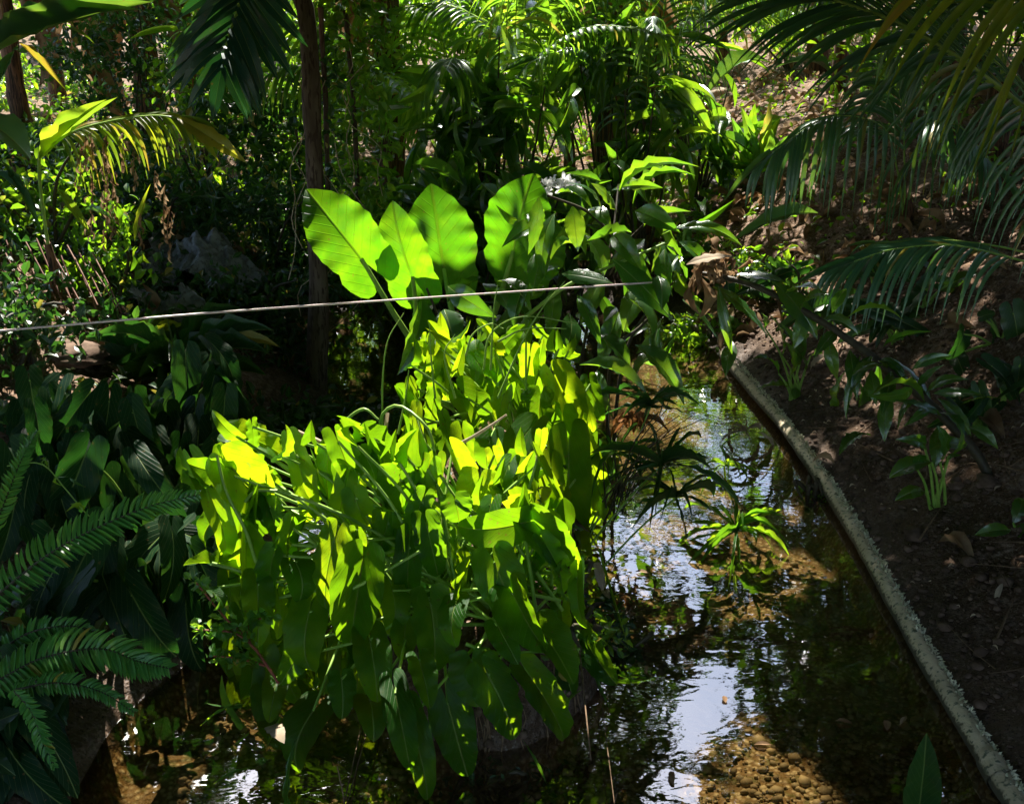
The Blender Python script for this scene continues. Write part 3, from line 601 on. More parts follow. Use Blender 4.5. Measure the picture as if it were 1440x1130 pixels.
for i, (px, py, lab, lv) in enumerate([
    (1400, 480, 'dark hanging shield leaves at the right edge halfway up the bank', [(1392,448,1388,512,36),(1425,440,1432,500,40),(1355,470,1330,505,30),(1345,500,1360,540,26),(1380,445,1400,440,18)]),
    (1305, 430, 'blue green glossy leaves in the shade under the low palm frond', [(1290,415,1262,450,26),(1300,400,1340,372,26),(1330,400,1380,415,24),(1320,420,1340,440,24),(1280,430,1300,462,26),(1345,395,1375,385,20),(1310,385,1290,370,22)]),
    (1425, 745, 'bright leaf clump cut off by the right edge above the pipe', [(1425,735,1436,700,26),(1420,745,1370,752,20),(1440,745,1450,700,26),(1435,760,1460,740,24)])]):
    bankplant(px, py, lab, lv, 'oval' if i == 2 else 'arrow', M_DARK if i < 2 else M_GING, name='shield_leaf_plant' if i < 2 else 'broadleaf_seedling')
for (px, py, lab, n_) in [(1165, 455, 'small shield leaved plant in the shade above the sprouting shoots', 7), (1262, 482, 'dark shield leaves behind the leaning stem, midway down the bank', 8), (1235, 400, 'shield leaved plant under the tips of the low palm frond', 8), (1378, 600, 'shaded shield leaves between the leaning stem and the right edge', 7), (1420, 560, 'dark plant at the right edge above the foot of the leaning stem', 7), (1085, 420, 'broad leaves crowding the top end of the pipe under the leaning stem', 7)]:
    bankplant(px, py, lab, [(px + random.gauss(0, 20), py - random.uniform(15, 50), px + random.gauss(0, 38), py + random.uniform(-15, 15), random.uniform(16, 28), random.gauss(0, .06)) for _ in range(n_)], 'arrow', M_DARK, name='shield_leaf_plant')
# foreground leaf bottom right
b = Vector((.75, 1.95, -.09)); p = Plant('water_plant', b, 'single upright dark green leaf rising out of the water at the bottom right', 'plant')
B = W(1290, 1150, 1.98); p.leaf(B, W(1303, 1030, 1.99), pxw(B, 50), leaf_mesh('scallop', M_DARK, bulge=.08, fold=.5, wave=.06, fq=4), nrm=Vector((-.3, -1, .1)), root=b, jit=.1)

# ------------------------------------------------------------ pipe
pp = []
for k in range(60):
    y = 1.3 + k * 4.35 / 59; pp.append(Vector((1.205 + .02 * math.sin(y * 2.1) - .05 * max(0, y - 4.6), y, .035 + .010 * math.sin(y * 1.3 + 1) - .022 * max(0, y - 4.5))))
pr = thing('drain_pipe', pp[0], 'pale mossy pipe running along the foot of the right bank beside the water', 'pipe')
def pipe_seg(a, b, r, name='pipe_length'):
    V, F, U = tube(pp[a:b], r, 20); 
    dn = .006 * fbm(V[:, 0] * 30 + V[:, 2] * 22, V[:, 1] * 16, 77, 3); cc = np.repeat(np.array([tuple(q) for q in pp[a:b]]), 20, 0)
    dr = V - cc; dr /= np.linalg.norm(dr, axis=1)[:, None]; V = V + dr * dn[:, None]
    obj(name, mesh(name, V, F, M_PIPE, U, np.full(len(V), .5)), pr)
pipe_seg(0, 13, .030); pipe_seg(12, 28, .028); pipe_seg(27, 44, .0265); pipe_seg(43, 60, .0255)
pipe_seg(12, 14, .034, 'joint_collar')
ms = Acc(); ml = leaf_arrays('oval', rows=3, cols=1)
for k in range(2600):   # moss and silt crust hanging over the bank side of the pipe
    y = random.uniform(1.6, 5.4); q = fbm(np.array([y * 3.]), np.array([1.]), 9, 3)[0]
    a = random.gauss(.85 + .9 * q, .4); P = Vector((1.205 + .02 * math.sin(y * 2.1) - .05 * max(0, y - 4.6), y, .035 + .010 * math.sin(y * 1.3 + 1)))
    n = Vector((math.sin(a), 0, math.cos(a))); P += n * .027; fill(ms, ml, P, P + (n * .6 + Vector((random.gauss(0, 1), random.gauss(0, 1), random.gauss(0, 1)))).normalized() * random.uniform(.006, .020), .007, Vector((random.gauss(0, 1), -1, 1)))
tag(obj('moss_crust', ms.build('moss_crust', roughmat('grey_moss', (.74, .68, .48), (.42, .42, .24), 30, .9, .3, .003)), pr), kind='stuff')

# ------------------------------------------------------------ string
P = [W(-60, 469, 3.0), W(0, 465, 3.05), W(300, 439.5, 3.3), W(600, 418.5, 3.65), W(918, 397, 4.05)]
V, F, U = tube(curve(P, 60), .0034, 6); s = obj('string', mesh('string', V, F, roughmat('pink_twine', (.85, .60, .56), (.92, .74, .70), 90, .35, .3, .001, spec=1.), U, np.full(len(V), .8)))
tag(s, 'thin pale pink string stretched across the picture in front of the elephant ear', 'string')

# ------------------------------------------------------------ tree and climbers
def bark_trunk(P, rad, name, parent, mat, seg=14, n=40, amp=.006, seed=1):
    V, F, U = tube(curve(P, n), rad, seg); d = fbm(V[:, 0] * 20 + V[:, 1] * 20, V[:, 2] * 5, seed, 3) * amp * 2
    cc = np.repeat(V.reshape(n, seg, 3).mean(1), seg, 0); dr = V - cc; dr /= np.linalg.norm(dr, axis=1)[:, None] + 1e-9
    V = V + dr * d[:, None]; return obj(name, mesh(name, V, F, mat, U, np.full(len(V), .5)), parent)
def scatter(arr, P, Yd, Nn, ln, wd, rnd=None):
    """many leaves at once: base points, growth directions, face normals, lengths, widths"""
    V, F, U = arr; m = len(P); Yd = Yd / (np.linalg.norm(Yd, axis=1)[:, None] + 1e-9)
    Zd = Nn - Yd * np.sum(Nn * Yd, 1)[:, None]; Zd /= np.linalg.norm(Zd, axis=1)[:, None] + 1e-9; Xd = np.cross(Yd, Zd)
    out = (V[None, :, 0, None] * (Xd * wd[:, None])[:, None] + V[None, :, 1, None] * (Yd * ln[:, None])[:, None] + V[None, :, 2, None] * (Zd * ln[:, None])[:, None] + P[:, None])
    FF = (F[None] + (np.arange(m) * len(V))[:, None, None]).reshape(-1, F.shape[1])
    rr = np.repeat(RNG.random(m) if rnd is None else rnd, len(V))
    return out.reshape(-1, 3), FF, np.tile(U, (m, 1)), rr
def foliage(name, P, mat, size, parent=None, shape='oval', asp=.5, droop=.5, out=None, rows=4, cols=1, upn=.8, jn=.8, fold=.3, gaps=1):
    m = len(P); P = np.asarray(P); arr = leaf_arrays(shape, rows=rows, cols=cols, fold=fold, wave=0, bulge=.12)
    Yd = RNG.normal(0, 1, (m, 3)); Yd[:, 2] -= droop
    if out is not None: Yd += out
    Nn = RNG.normal(0, jn, (m, 3)); Nn[:, 2] += upn; Nn[:, 1] -= .3
    ln = size * RNG.uniform(.55, 1.35, m)
    if gaps:
        Yn = Yd / np.linalg.norm(Yd, axis=1)[:, None] * ln[:, None]; ok = keep(P + Yn * .5) & keep(P + Yn)
        if gaps > 1: ok &= keep(P)
        P, Yd, Nn, ln = P[ok], Yd[ok], Nn[ok], ln[ok]; m = len(P)
    V, F, U, r = scatter(arr, P, Yd, Nn, ln, ln * asp * RNG.uniform(.8, 1.2, m))
    return obj(name, mesh(name, V, F, mat, U, r), parent)
def clumpy(center, rad, n, clumps=40, sig=.16, floor=True, shell=.5):
    c0 = np.array(center, float); rad = np.array(rad, float)
    d = RNG.normal(0, 1, (clumps, 3)); d /= np.linalg.norm(d, axis=1)[:, None]
    k = c0 + d * rad * (RNG.random((clumps, 1)) ** shell)
    w = RNG.random(clumps) ** 1.5; w /= w.sum(); i = RNG.choice(clumps, n, p=w)
    P = k[i] + RNG.normal(0, 1, (n, 3)) * rad * sig
    if floor:
        h = height(P[:, 0], P[:, 1]); P = P[P[:, 2] > h + .01]
    return P, k
def shrub(name, base, rad, n, size, mat, label, group=None, cat='shrub', lift=None, shape='oval', asp=.5, clumps=40, sig=.16, stems=6, droop=.5, stemmat=None, fol='foliage', cols=1, rows=4):
    base = Vector(base); base.z = hz(base.x, base.y); t = thing(name, base, label, cat, group)
    cz = base.z + (lift if lift is not None else rad[2] * .9)
    P, k = clumpy((base.x, base.y, cz), rad, n, clumps, sig)
    o = foliage(fol, P, mat, size, t, shape, asp, droop, rows=rows, cols=cols)
    A = Acc(); idx = RNG.choice(len(k), min(stems, len(k)), False)
    for i in idx:
        e = Vector(k[i]); mid = base.lerp(e, .5) + Vector((random.gauss(0, .04), random.gauss(0, .04), .08))
        A.add(*tube(curve([base + Vector((random.gauss(0, .03), random.gauss(0, .03), -.03)), mid, e], 8), [.012, .004], 5), .5)
    obj('stems', A.build('stems', stemmat or M_DSTEM), t); return t

TB = Vector((-.965, 5.1, hz(-.965, 5.1) - .05))
tree = thing('tree', TB, 'slim bare brown tree trunk rising left of the elephant ear leaves', 'tree')
bark_trunk([TB, W(447, 400, 5.1), W(440, 200, 5.1), W(425, 0, 5.12), Vector((-1.16, 5.2, 2.1)), Vector((-1.6, 5.4, 3.0)), Vector((-1.9, 5.6, 4.4))], [.056, .042, .039, .037, .036, .03], 'trunk', tree, M_BARK)
# climber column right of the tree
def column_foliage(name, pts, rad, n, size, mat, label, grp, shape='oval', asp=.6):
    b = Vector(pts[0]); t = thing(name, b, label, 'climber', grp)
    C_ = np.array([tuple(q) for q in curve(pts, 60)]); i = RNG.integers(0, 60, n)
    a = RNG.random(n) * 6.283; q = rad * RNG.uniform(.3, 1.25, n) * (1 + .7 * vnoise(C_[i][:, 2] * 4, a * .8, 5))
    P = C_[i] + np.stack([np.cos(a) * q, np.sin(a) * q, RNG.normal(0, .05, n)], 1)
    foliage('foliage', P, mat, size, t, shape, asp, .7, np.stack([np.cos(a), np.sin(a), a * 0], 1) * .8)
    V, F, U = tube(C_[::3], .012, 8, .3); obj('stem', mesh('stem', V, F, M_BARK, U, np.full(len(V), .4)), t)
    A = Acc()
    for k in range(7):
        s0 = random.randint(0, 40); P2 = [Vector(C_[s0]) + Vector((random.gauss(0, rad), -rad, 0))]
        for j in range(5): P2.append(P2[-1] + Vector((random.gauss(0, .06), random.gauss(0, .03), -.12)))
        A.add(*tube(curve(P2, 14), .0025, 4), .5)
    obj('dangling_vines', A.build('dangling_vines', M_PALE), t)
column_foliage('climbing_vine', [W(505, 350, 5.6), W(500, 200, 5.6), W(490, 60, 5.6), W(480, -40, 5.6)], .17, 1500, .055, M_SMALL, 'leafy vine column climbing just right of the slim tree trunk', 'climbers in the trees')
column_foliage('climbing_vine', [W(462, 300, 5.25), W(458, 150, 5.22), W(450, 0, 5.2)], .05, 160, .05, M_DARK, 'thin vine with dark leaves clinging to the slim tree trunk', 'climbers in the trees')

# big cut-leaf hanging by the trunk
def pinnate(pl, mid, n, ln, wd, mat, shape='strap', part='leaf', ang=55, droop=.6, nrm=None, taper=(.6, 1, .9, .55), rachis=None, rr=(.006, .002), rmat=None, gap=0., jit=.05, rows=9, cols=2, fold=.4, gravity=.0, tipleaf=True, segmin=0., hang=0., gapt=False):
    """leaflets in one plane along a midrib line (world points)"""
    C_ = [Vector(q) for q in curve(mid, 40)]; arrs = [leaf_arrays(shape, rows=rows, cols=cols, fold=fold, bulge=b, wave=0) for b in (.03, .10, .18)]
    A = Acc()
    for i in range(n):
        f = segmin + (1 - segmin) * (i + .5) / n; k = min(38, int(f * 39)); P = C_[k]; T = (C_[k + 1] - C_[max(k - 1, 0)]).normalized()
        Nn = (nrm if nrm is not None else facing(P, 1., 0)); Nn = (Nn - T * Nn.dot(T)).normalized(); S = T.cross(Nn)
        l = ln * float(np.interp(f, np.linspace(0, 1, len(taper)), taper))
        for sd in (-1, 1):
            if random.random() < gap: continue
            cut = .3 if gapt and not keep(np.array([tuple(P + S * sd * l * .4), tuple(P)])).all() else 1.
            an = R(ang * (1 - .45 * f)) + random.gauss(0, jit); d = T * math.cos(an) + S * sd * math.sin(an)
            d = (d + Vector((0, 0, -droop * random.uniform(.7, 1.3))) + Nn * random.gauss(0, .06)).normalized()
            l2 = l * random.uniform(.88, 1.1) * (cut if gapt else 1.)
            if hang:
                # long soft leaflet: a strip that leaves along d and then bends down under its own weight
                m = 10; L_ = [P.copy()]; dd = d.copy()
                for q in range(m): dd = (dd + Vector((0, 0, -hang * (q + 1) / m * random.uniform(.8, 1.2)))).normalized(); L_.append(L_[-1] + dd * l2 / m)
                V = []; U = []
                for q, pt in enumerate(L_):
                    tt = (L_[min(q + 1, m)] - L_[max(q - 1, 0)]).normalized(); nn = Nn - tt * Nn.dot(tt)
                    if nn.length < .05: nn = Vector((0, -1, .1))
                    nn.normalize(); ss = tt.cross(nn) * wd * .5 * float(np.interp(q / m, [0, .15, .6, 1], [.5, 1, .85, .03]))
                    V += [pt - ss + nn * wd * .18, pt, pt + ss + nn * wd * .18]; U += [(.1, q / m), (.5, q / m), (.9, q / m)]
                F = [(3 * q + c2, 3 * q + c2 + 1, 3 * q + c2 + 4, 3 * q + c2 + 3) for q in range(m) for c2 in (0, 1)]
                A.add(np.array([tuple(v) for v in V]), np.array(F), np.array(U), random.random())
            else:
                fill(A, random.choice(arrs), P, P + d * l2, wd * (.7 + .3 * l / ln), (Nn + S * sd * .15 + Vector((0, 0, .1))))
    if tipleaf:
        T = (C_[-1] - C_[-4]).normalized(); fill(A, arrs[0], C_[-1], C_[-1] + (T + Vector((0, 0, -droop * .6))).normalized() * ln * taper[-1], wd, Nn)
    o = obj(part, A.build(part, mat), pl.t)
    V, F, U = tube(C_, rr, 6); obj(rachis or 'rachis', mesh('rachis', V, F, rmat or M_STEM, U, np.full(len(V), .6)), o)
    return o
M_DEEP2 = leafmat('blue_sheen_toned_leaf', (.010, .06, .045), (.02, .09, .06), (.10, .30, .03), .15, .34, 8, 7, oldamt=0., spec=.6)  # bluish sheen and shade of the cut leaf are put into its colour
pl = Plant('climbing_philodendron', W(345, -60, 4.6), 'huge dark deeply cut leaf hanging at the top left of the slim trunk', 'plant')
pinnate(pl, [W(345, -60, 4.6), W(338, 0, 4.6), W(322, 50, 4.55), W(312, 95, 4.5)], 11, .36, .058, M_DEEP2, 'strap', ang=62, droop=.25, nrm=Vector((.1, -1, .35)), taper=(.9, 1, .9, .6), rr=(.007, .004), fold=.15, rmat=M_STEM)

# ------------------------------------------------------------ palms
def palm(base, label, fronds, mat=None, group='young palms', trunk=.03, trunk_h=.25, name='palm', **kw):
    p = Plant(name, base, label, 'palm', group); b = Vector(base)
    if trunk:
        bark_trunk([b - Vector((0, 0, .05)), b + Vector((.01, 0, trunk_h * .5)), b + Vector((0, 0, trunk_h))], [trunk * 1.3, trunk, trunk * .7], 'trunk', p, M_BANANA, 10, 12, .004) if False else \
        p.tube('trunk', [b - Vector((0, 0, .05)), b + Vector((.01, 0, trunk_h * .5)), b + Vector((0, 0, trunk_h))], [trunk * 1.4, trunk, trunk * .7], M_BANANA, 14, 10, .15)
    for fr in fronds:
        k = dict(kw); k.update(fr); pts = k.pop('pts'); k.setdefault('mat', mat or M_PALM); pinnate(p, pts, k.pop('n'), k.pop('ln'), k.pop('wd'), k.pop('mat'), 'strap', part='frond', **k)
    return p
# right foreground palm whose fronds fill the upper right
b = Vector((2.35, 4.2, hz(2.35, 4.2)))
palm(b, 'large palm at the upper right whose long dark fronds sweep over the bank', [
    dict(pts=[W(1560, 330, 3.9), W(1475, 190, 3.6), W(1380, 105, 3.4), W(1275, 40, 3.25), W(1185, 5, 3.15), W(1110, -15, 3.1)], n=52, ln=.62, wd=.017, ang=38, droop=.05, hang=.10, taper=(.7, 1, 1, .85, .6), nrm=Vector((-.35, -.7, .8)), rr=(.012, .004)),
    dict(pts=[W(1600, 200, 3.3), W(1520, 60, 2.7), W(1430, -10, 2.5), W(1330, -60, 2.4)], n=26, ln=.5, wd=.019, ang=42, droop=.3, hang=.15, nrm=Vector((-.2, -.8, .6)), mat=M_PALMY, taper=(.8, 1, .9, .7), gap=.35),
    dict(pts=[W(1540, 330, 4.2), W(1500, 210, 4.3), W(1440, 120, 4.4), W(1360, 60, 4.5), W(1290, 30, 4.6)], n=34, ln=.55, wd=.018, ang=50, droop=.5, hang=.6, nrm=Vector((0, -.7, .7)), rr=(.01, .004))], trunk=.07, trunk_h=.5)
b = G(1272, 318)
palm(b, 'small palm rooted in the bank with fingers of drooping leaflets right of the bright cordyline', [
    dict(pts=[b, W(1262, 240, b.y), W(1240, 178, b.y - .2), W(1165, 165, b.y - .5), W(1085, 215, b.y - .7)], n=22, ln=.52, wd=.028, ang=50, droop=.4, hang=.7, segmin=.3, taper=(.7, 1, 1, .7), nrm=Vector((-.2, -.6, .8))),
    dict(pts=[b, W(1285, 240, b.y), W(1300, 180, b.y - .1), W(1345, 175, b.y - .3), W(1400, 235, b.y - .4)], n=18, ln=.5, wd=.028, ang=50, droop=.5, hang=.9, segmin=.3, nrm=Vector((.2, -.6, .8))),
    dict(pts=[b, W(1272, 230, b.y), W(1268, 150, b.y + .1), W(1250, 90, b.y + .2)], n=14, ln=.5, wd=.028, ang=40, droop=.2, hang=.5, segmin=.4, nrm=Vector((0, -.8, .5)))], trunk=.03, trunk_h=.15)
b = G(1470, 420)
palm(b, 'low palm frond lying across the bank from the right edge, yellowish fan of leaflets', [
    dict(pts=[b + Vector((.1, 0, .1)), W(1420, 362, b.y), W(1340, 345, b.y - .1), W(1260, 350, b.y - .2), W(1200, 368, b.y - .3)], n=20, ln=.40, wd=.019, ang=35, droop=.1, hang=.5, segmin=.25, taper=(.6, .9, 1, .8), nrm=Vector((-.1, -.7, .9)), rr=(.006, .003)),
    dict(pts=[b + Vector((.1, .1, .1)), W(1430, 352, b.y + .2), W(1330, 338, b.y + .2), W(1230, 342, b.y + .1)], n=10, ln=.25, wd=.012, ang=30, droop=.1, hang=.3, segmin=.6, nrm=Vector((-.1, -.7, .9)), rr=(.006, .003))], trunk=0)
b = W(1040, 345, 5.6); b.z = hz(b.x, b.y)
p = palm(b, 'single striped palm seedling leaf bending down to the dry flower over the bank', [], trunk=0, name='palm_seedling')
for r in [(1150,300,1020,348,22,5.6),(1170,110,1085,98,14,6.6),(1085,90,985,150,26,7.2),(1175,105,1235,160,16,6.6)]:
    pleaf(p, r, 'lance', M_PALM, up=1, jit=.2, meopt=dict(bulge=.2, fold=.5))
# left frond, yellow and sunlit
b = W(52, 240, 4.5)
b0 = Vector((b.x, b.y, hz(b.x, b.y)))
palm(b0, 'ragged young palm at the left with a yellow sunlit frond arching over the undergrowth', [
    dict(pts=[b0, W(55, 225, 4.5), W(95, 190, 4.45), W(150, 172, 4.4), W(215, 163, 4.35), W(255, 168, 4.3)], n=22, ln=.30, wd=.017, ang=42, droop=.12, hang=.55, segmin=.35, taper=(.7, 1, .9, .6), nrm=Vector((.1, -.6, .8)), mat=M_PALMY, rr=(.007, .003), gap=.15)], trunk=0.02, trunk_h=.2)
p = Plant('palm', Vector((-1.75, 4.0, hz(-1.75, 4.0))), 'young coconut palm at the left edge with broad undivided striped leaves', 'palm', 'young palms')
for r, m_ in [((245,163,348,230,26,4.3),M_PALMY),((250,170,308,228,14,4.3),M_PALMY),((-30,90,215,3,30,4.0),M_PALM),((-20,70,200,14,16,4.05),M_PALM),((28,62,95,130,9,4.0),M_PALMY),((20,72,-8,135,14,4.),M_PALM),
           ((-30,165,44,225,50,3.9),M_PALM),((90,40,133,62,6,4.0),M_PALMY),((0,225,60,330,10,3.9),M_PALM),((-10,240,55,300,9,3.9),M_PALM),((-5,310,52,372,7,3.8),M_PALM),((55,225,150,140,12,4.4),M_PALMY),((60,222,165,137,11,4.5),M_PALMY),
           ((190,340,212,258,9,4.4),M_PALMY),((120,295,158,308,10,4.3),M_PALM),((80,265,128,330,12,4.2),M_PALMY),((170,320,160,280,12,4.4),M_SMALL)]:
    pleaf(p, r, 'lance', m_, up=.7, jit=.25, dy=-.08, meopt=dict(bulge=.06, fold=.4), part='leaf_blade')
for (x, y0, y1) in [(128,185,330),(150,190,340),(160,240,330),(145,200,300),(190,210,260),(232,260,340),(218,240,270),(110,200,260),(198,300,340),(240,290,355),(172,190,235),(120,190,240)]:
    A = Acc(); A.add(*tube(curve([W(x, y0, 4.35), W(x + random.gauss(0, 2), (y0 + y1) / 2, 4.35), W(x, y1, 4.35)], 8), .0015, 4), .5)   # withered leaflets hanging under the yellow frond
    for yy in np.linspace(y0, y1, int((y1 - y0) / 6)):
        P = W(x + random.gauss(0, 1), yy, 4.35); fill(A, leaf_arrays('lance', rows=4, cols=1, bulge=.3), P, P + Vector((random.gauss(0, .012), 0, -random.uniform(.02, .05))), .013, Vector((random.gauss(0, 1), -1, 0)))
    obj('withered_leaflets', A.build('withered_leaflets', M_DRY), p.t)

# background palms
def crown_palm(px, py, Yy, label, n, ln, spread=.9, rise=1., leaf=.45, mat=None, trunk=.05, th=.3, wd=.02, az0=0, hang=.5):
    b = W(px, py, Yy); b.z = hz(b.x, b.y); fr = []
    for i in range(n):
        a = az0 + 2 * math.pi * i / n + random.gauss(0, .2); e = random.uniform(.55, 1.25) * rise; L_ = ln * random.uniform(.8, 1.15)
        h = b + Vector((0, 0, th)); o = Vector((math.cos(a), math.sin(a) * .8, 0))
        P = [h, h + o * L_ * .2 * spread + Vector((0, 0, L_ * .35 * e)), h + o * L_ * .55 * spread + Vector((0, 0, L_ * .62 * e)), h + o * L_ * .95 * spread + Vector((0, 0, L_ * .60 * e))]
        fr.append(dict(pts=P, n=30, ln=leaf, wd=wd, ang=52, droop=.15, hang=hang, segmin=.22, gapt=True, nrm=Vector((0, -.35, 1)) - o * .3, taper=(.6, 1, .9, .5)))
    return palm(b, label, fr, mat, trunk=trunk, trunk_h=th)
crown_palm(905, 215, 7.6, 'erect backlit palm in the middle distance right of the scalloped bush', 7, 1.9, .55, 1.35, .55, None, .06, .25, az0=.3)
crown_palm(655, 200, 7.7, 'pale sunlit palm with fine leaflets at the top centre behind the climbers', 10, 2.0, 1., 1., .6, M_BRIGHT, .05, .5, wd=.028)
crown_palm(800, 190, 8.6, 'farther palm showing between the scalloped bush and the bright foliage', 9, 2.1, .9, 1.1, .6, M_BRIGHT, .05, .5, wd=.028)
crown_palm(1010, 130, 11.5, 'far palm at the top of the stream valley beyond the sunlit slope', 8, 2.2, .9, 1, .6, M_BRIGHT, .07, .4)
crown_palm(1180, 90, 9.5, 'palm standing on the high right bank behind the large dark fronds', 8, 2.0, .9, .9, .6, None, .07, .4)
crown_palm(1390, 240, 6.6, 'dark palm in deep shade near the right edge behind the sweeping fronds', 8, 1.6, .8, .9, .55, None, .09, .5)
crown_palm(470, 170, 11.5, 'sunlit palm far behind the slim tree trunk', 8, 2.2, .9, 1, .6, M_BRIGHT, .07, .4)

# cordyline
b = G(1050, 262); p = Plant('cordyline', b, 'bright green rosette of sword leaves glowing on the slope at the upper right', 'plant')
for r in [(1058,222,1042,150,18,0),(1060,222,1062,145,18,.1),(1066,222,1082,140,18,0),(1070,226,1098,165,16,0),(1050,222,1028,165,14,0),(1050,232,980,218,12,-.1),(1075,232,1110,190,14,0),(1055,240,1030,205,12,-.1),(1070,235,1085,180,16,-.15),(1062,235,1050,175,16,-.15)]:
    pleaf(p, (*r[:5], b.y + r[5]), 'strap', M_BRIGHT if r[0] % 4 else M_SMALL, up=.5, jit=.3, dy=-.05, meopt=dict(bulge=.10, fold=.5))
p.tube('stem', [b - Vector((0, 0, .05)), W(1060, 235, b.y)], [.02, .014], M_DSTEM, 8)

# ------------------------------------------------------------ sword ferns
def fern(base, label, fr, mat=None):
    p = Plant('fern', base, label, 'fern', 'sword ferns on the left bank')
    for f in fr:
        k = dict(f); pinnate(p, k.pop('pts'), k.pop('n'), k.pop('ln'), k.pop('wd'), mat or M_FERN, 'strap', part='frond', ang=k.pop('ang', 72), droop=k.pop('droop', .05), taper=k.pop('taper', (.75, 1, 1, .8, .35)), rows=5, cols=2, fold=.3, rr=(.003, .0012), rmat=M_DSTEM, tipleaf=False, jit=.06, **k)
fern(W(-20, 840, 2.13), 'long arching sword fern frond reaching right towards the sunlit clump', [dict(pts=[W(-20, 850, 2.13), W(60, 785, 2.18), W(130, 745, 2.23), W(210, 712, 2.28), W(282, 695, 2.33)], n=54, ln=.055, wd=.0105, nrm=Vector((.15, -.75, .6))),
    dict(pts=[W(-30, 790, 2.08), W(0, 720, 2.08), W(28, 650, 2.13), W(52, 605, 2.18)], n=40, ln=.032, wd=.009, nrm=Vector((.8, -.2, .5)))])
fern(W(-10, 960, 1.98), 'lower fern with several fronds drooping over the dark water at the left edge', [
    dict(pts=[W(-10, 960, 1.98), W(60, 925, 2.03), W(140, 912, 2.03), W(195, 930, 2.03), W(240, 940, 2.00)], n=44, ln=.062, wd=.012, nrm=Vector((.1, -.6, .7)), droop=.2),
    dict(pts=[W(20, 970, 1.93), W(80, 960, 1.93), W(140, 972, 1.93), W(190, 1002, 1.91)], n=36, ln=.032, wd=.009, nrm=Vector((.1, -.5, .9))),
    dict(pts=[W(20, 970, 1.88), W(45, 1000, 1.88), W(60, 1040, 1.86), W(78, 1078, 1.83)], n=30, ln=.034, wd=.009, nrm=Vector((-.3, -1, .2))),
    dict(pts=[W(-20, 930, 2.08), W(40, 890, 2.13), W(100, 880, 2.13), W(135, 890, 2.08)], n=28, ln=.034, wd=.010, nrm=Vector((.1, -.6, .7)))])
p = Plant('broadleaf_seedling', W(-10, 1000, 2.1), 'few broad rounded leaves at the lower left corner under the ferns', 'plant')
for r in [(-10,1010,60,965,40,2.1),(-15,1020,30,1000,34,2.08),(-20,1060,22,1090,26,2.0),(75,990,95,1020,12,2.1),(-10,905,40,940,26,2.3)]: pleaf(p, r, 'oval', M_DARK, up=.8, jit=.3)
p = Plant('vine_tendril', W(80, 640, 2.6), 'thin green tendril with tiny leaves crossing above the arching fern frond', 'plant')
p.tube('stem', [W(10, 655, 2.6), W(58, 652, 2.6), W(90, 685, 2.55), W(125, 725, 2.5), W(150, 732, 2.5)], .0018, M_STEM, 20, 5)
for r in [(60,652,68,645,5,2.6),(62,653,55,645,5,2.6),(66,655,70,662,5,2.6),(88,683,98,670,5,2.55),(98,672,120,685,4,2.55),(118,718,98,708,8,2.5),(118,718,92,720,4,2.5)]: pleaf(p, r, 'lance', M_SMALL, up=.5, jit=.3)

# ------------------------------------------------------------ red stemmed herb left of the clump
p = Plant('red_stemmed_herb', W(390, 950, 2.3), 'straggling herb with red stems and tiny leaves left of the sunlit clump', 'plant')
for pts in ([(392,960,2.3),(350,900,2.3),(318,870,2.28),(285,830,2.28),(275,818,2.28)], [(362,915,2.3),(330,890,2.28),(275,885,2.25)], [(372,935,2.3),(335,925,2.25),(300,922,2.22)], [(345,895,2.3),(352,875,2.28),(372,868,2.28)]):
    P = [W(*q) for q in pts]; p.tube('stem', P, [.004, .0018], M_REDSTEM, 14, 5)
    Q = curve(P, 22); PP = np.array([Q[i] + RNG.normal(0, .009, 3) for i in range(5, 22) for _ in range(4)])
    foliage('leaves', PP, M_BRIGHT, .022, p.t, 'oval', .7, 0)
p = Plant('grass_tuft', W(400, 985, 2.25), 'loose thin grass blades dangling over the water below the red stemmed herb', 'grass')
for r in [(345,1020,312,948,3,2.2),(340,990,290,988,5,2.2),(345,990,280,1022,3,2.2),(350,1030,325,1050,3,2.15),(355,1080,300,1102,4,2.1),(395,1010,372,1055,6,2.15),(415,1040,418,1160,8,2.1),(380,1020,400,1045,24,2.15)]: pleaf(p, r, 'strap', M_SMALL if r[4] < 20 else M_PALE, up=.4, jit=.3)

# ------------------------------------------------------------ umbrella sedges
def sedge(px, py, Yy, base, label, n, ln, wd, mat, extra=(), stem=True):
    h = W(px, py, Yy); p = Plant('umbrella_sedge', base, label, 'sedge', 'umbrella sedges along the water'); A = leaf_arrays('strap', rows=8, cols=1, bulge=.12, fold=.4)
    for i in range(n):
        a = 2 * math.pi * i / n + random.gauss(0, .15); l = ln * random.uniform(.65, 1.15); el = random.uniform(-.35, .95)
        d = Vector((math.cos(a), math.sin(a), el)).normalized()
        pts = [h, h + d * l * .4 + Vector((0, 0, .12 * l)), h + d * l * .8, h + d * l + Vector((0, 0, -.35 * l))]
        T = pts[-1]; p.leaf(h, T, wd, lib('strap', mat, bulge=.22, fold=.4), nrm=Vector((d.x * .2, -.5, 1)), part='bract')
    p.tube('stem', [h, h.lerp(Vector(base), .5) + Vector((.03, 0, .03)), Vector(base) - Vector((0, 0, .05))], [.003, .004], M_STEM, 14, 5)
    return p
sedge(1035, 748, 3.5, Vector((.62, 3.62, -.08)), 'bright sunlit umbrella sedge head spreading over the water in mid stream', 26, .24, .011, M_SMALL)
sedge(1022, 655, 4.1, Vector((.75, 4.2, -.08)), 'small umbrella sedge just behind the bright one near the sky reflection', 14, .13, .009, M_SMALL)
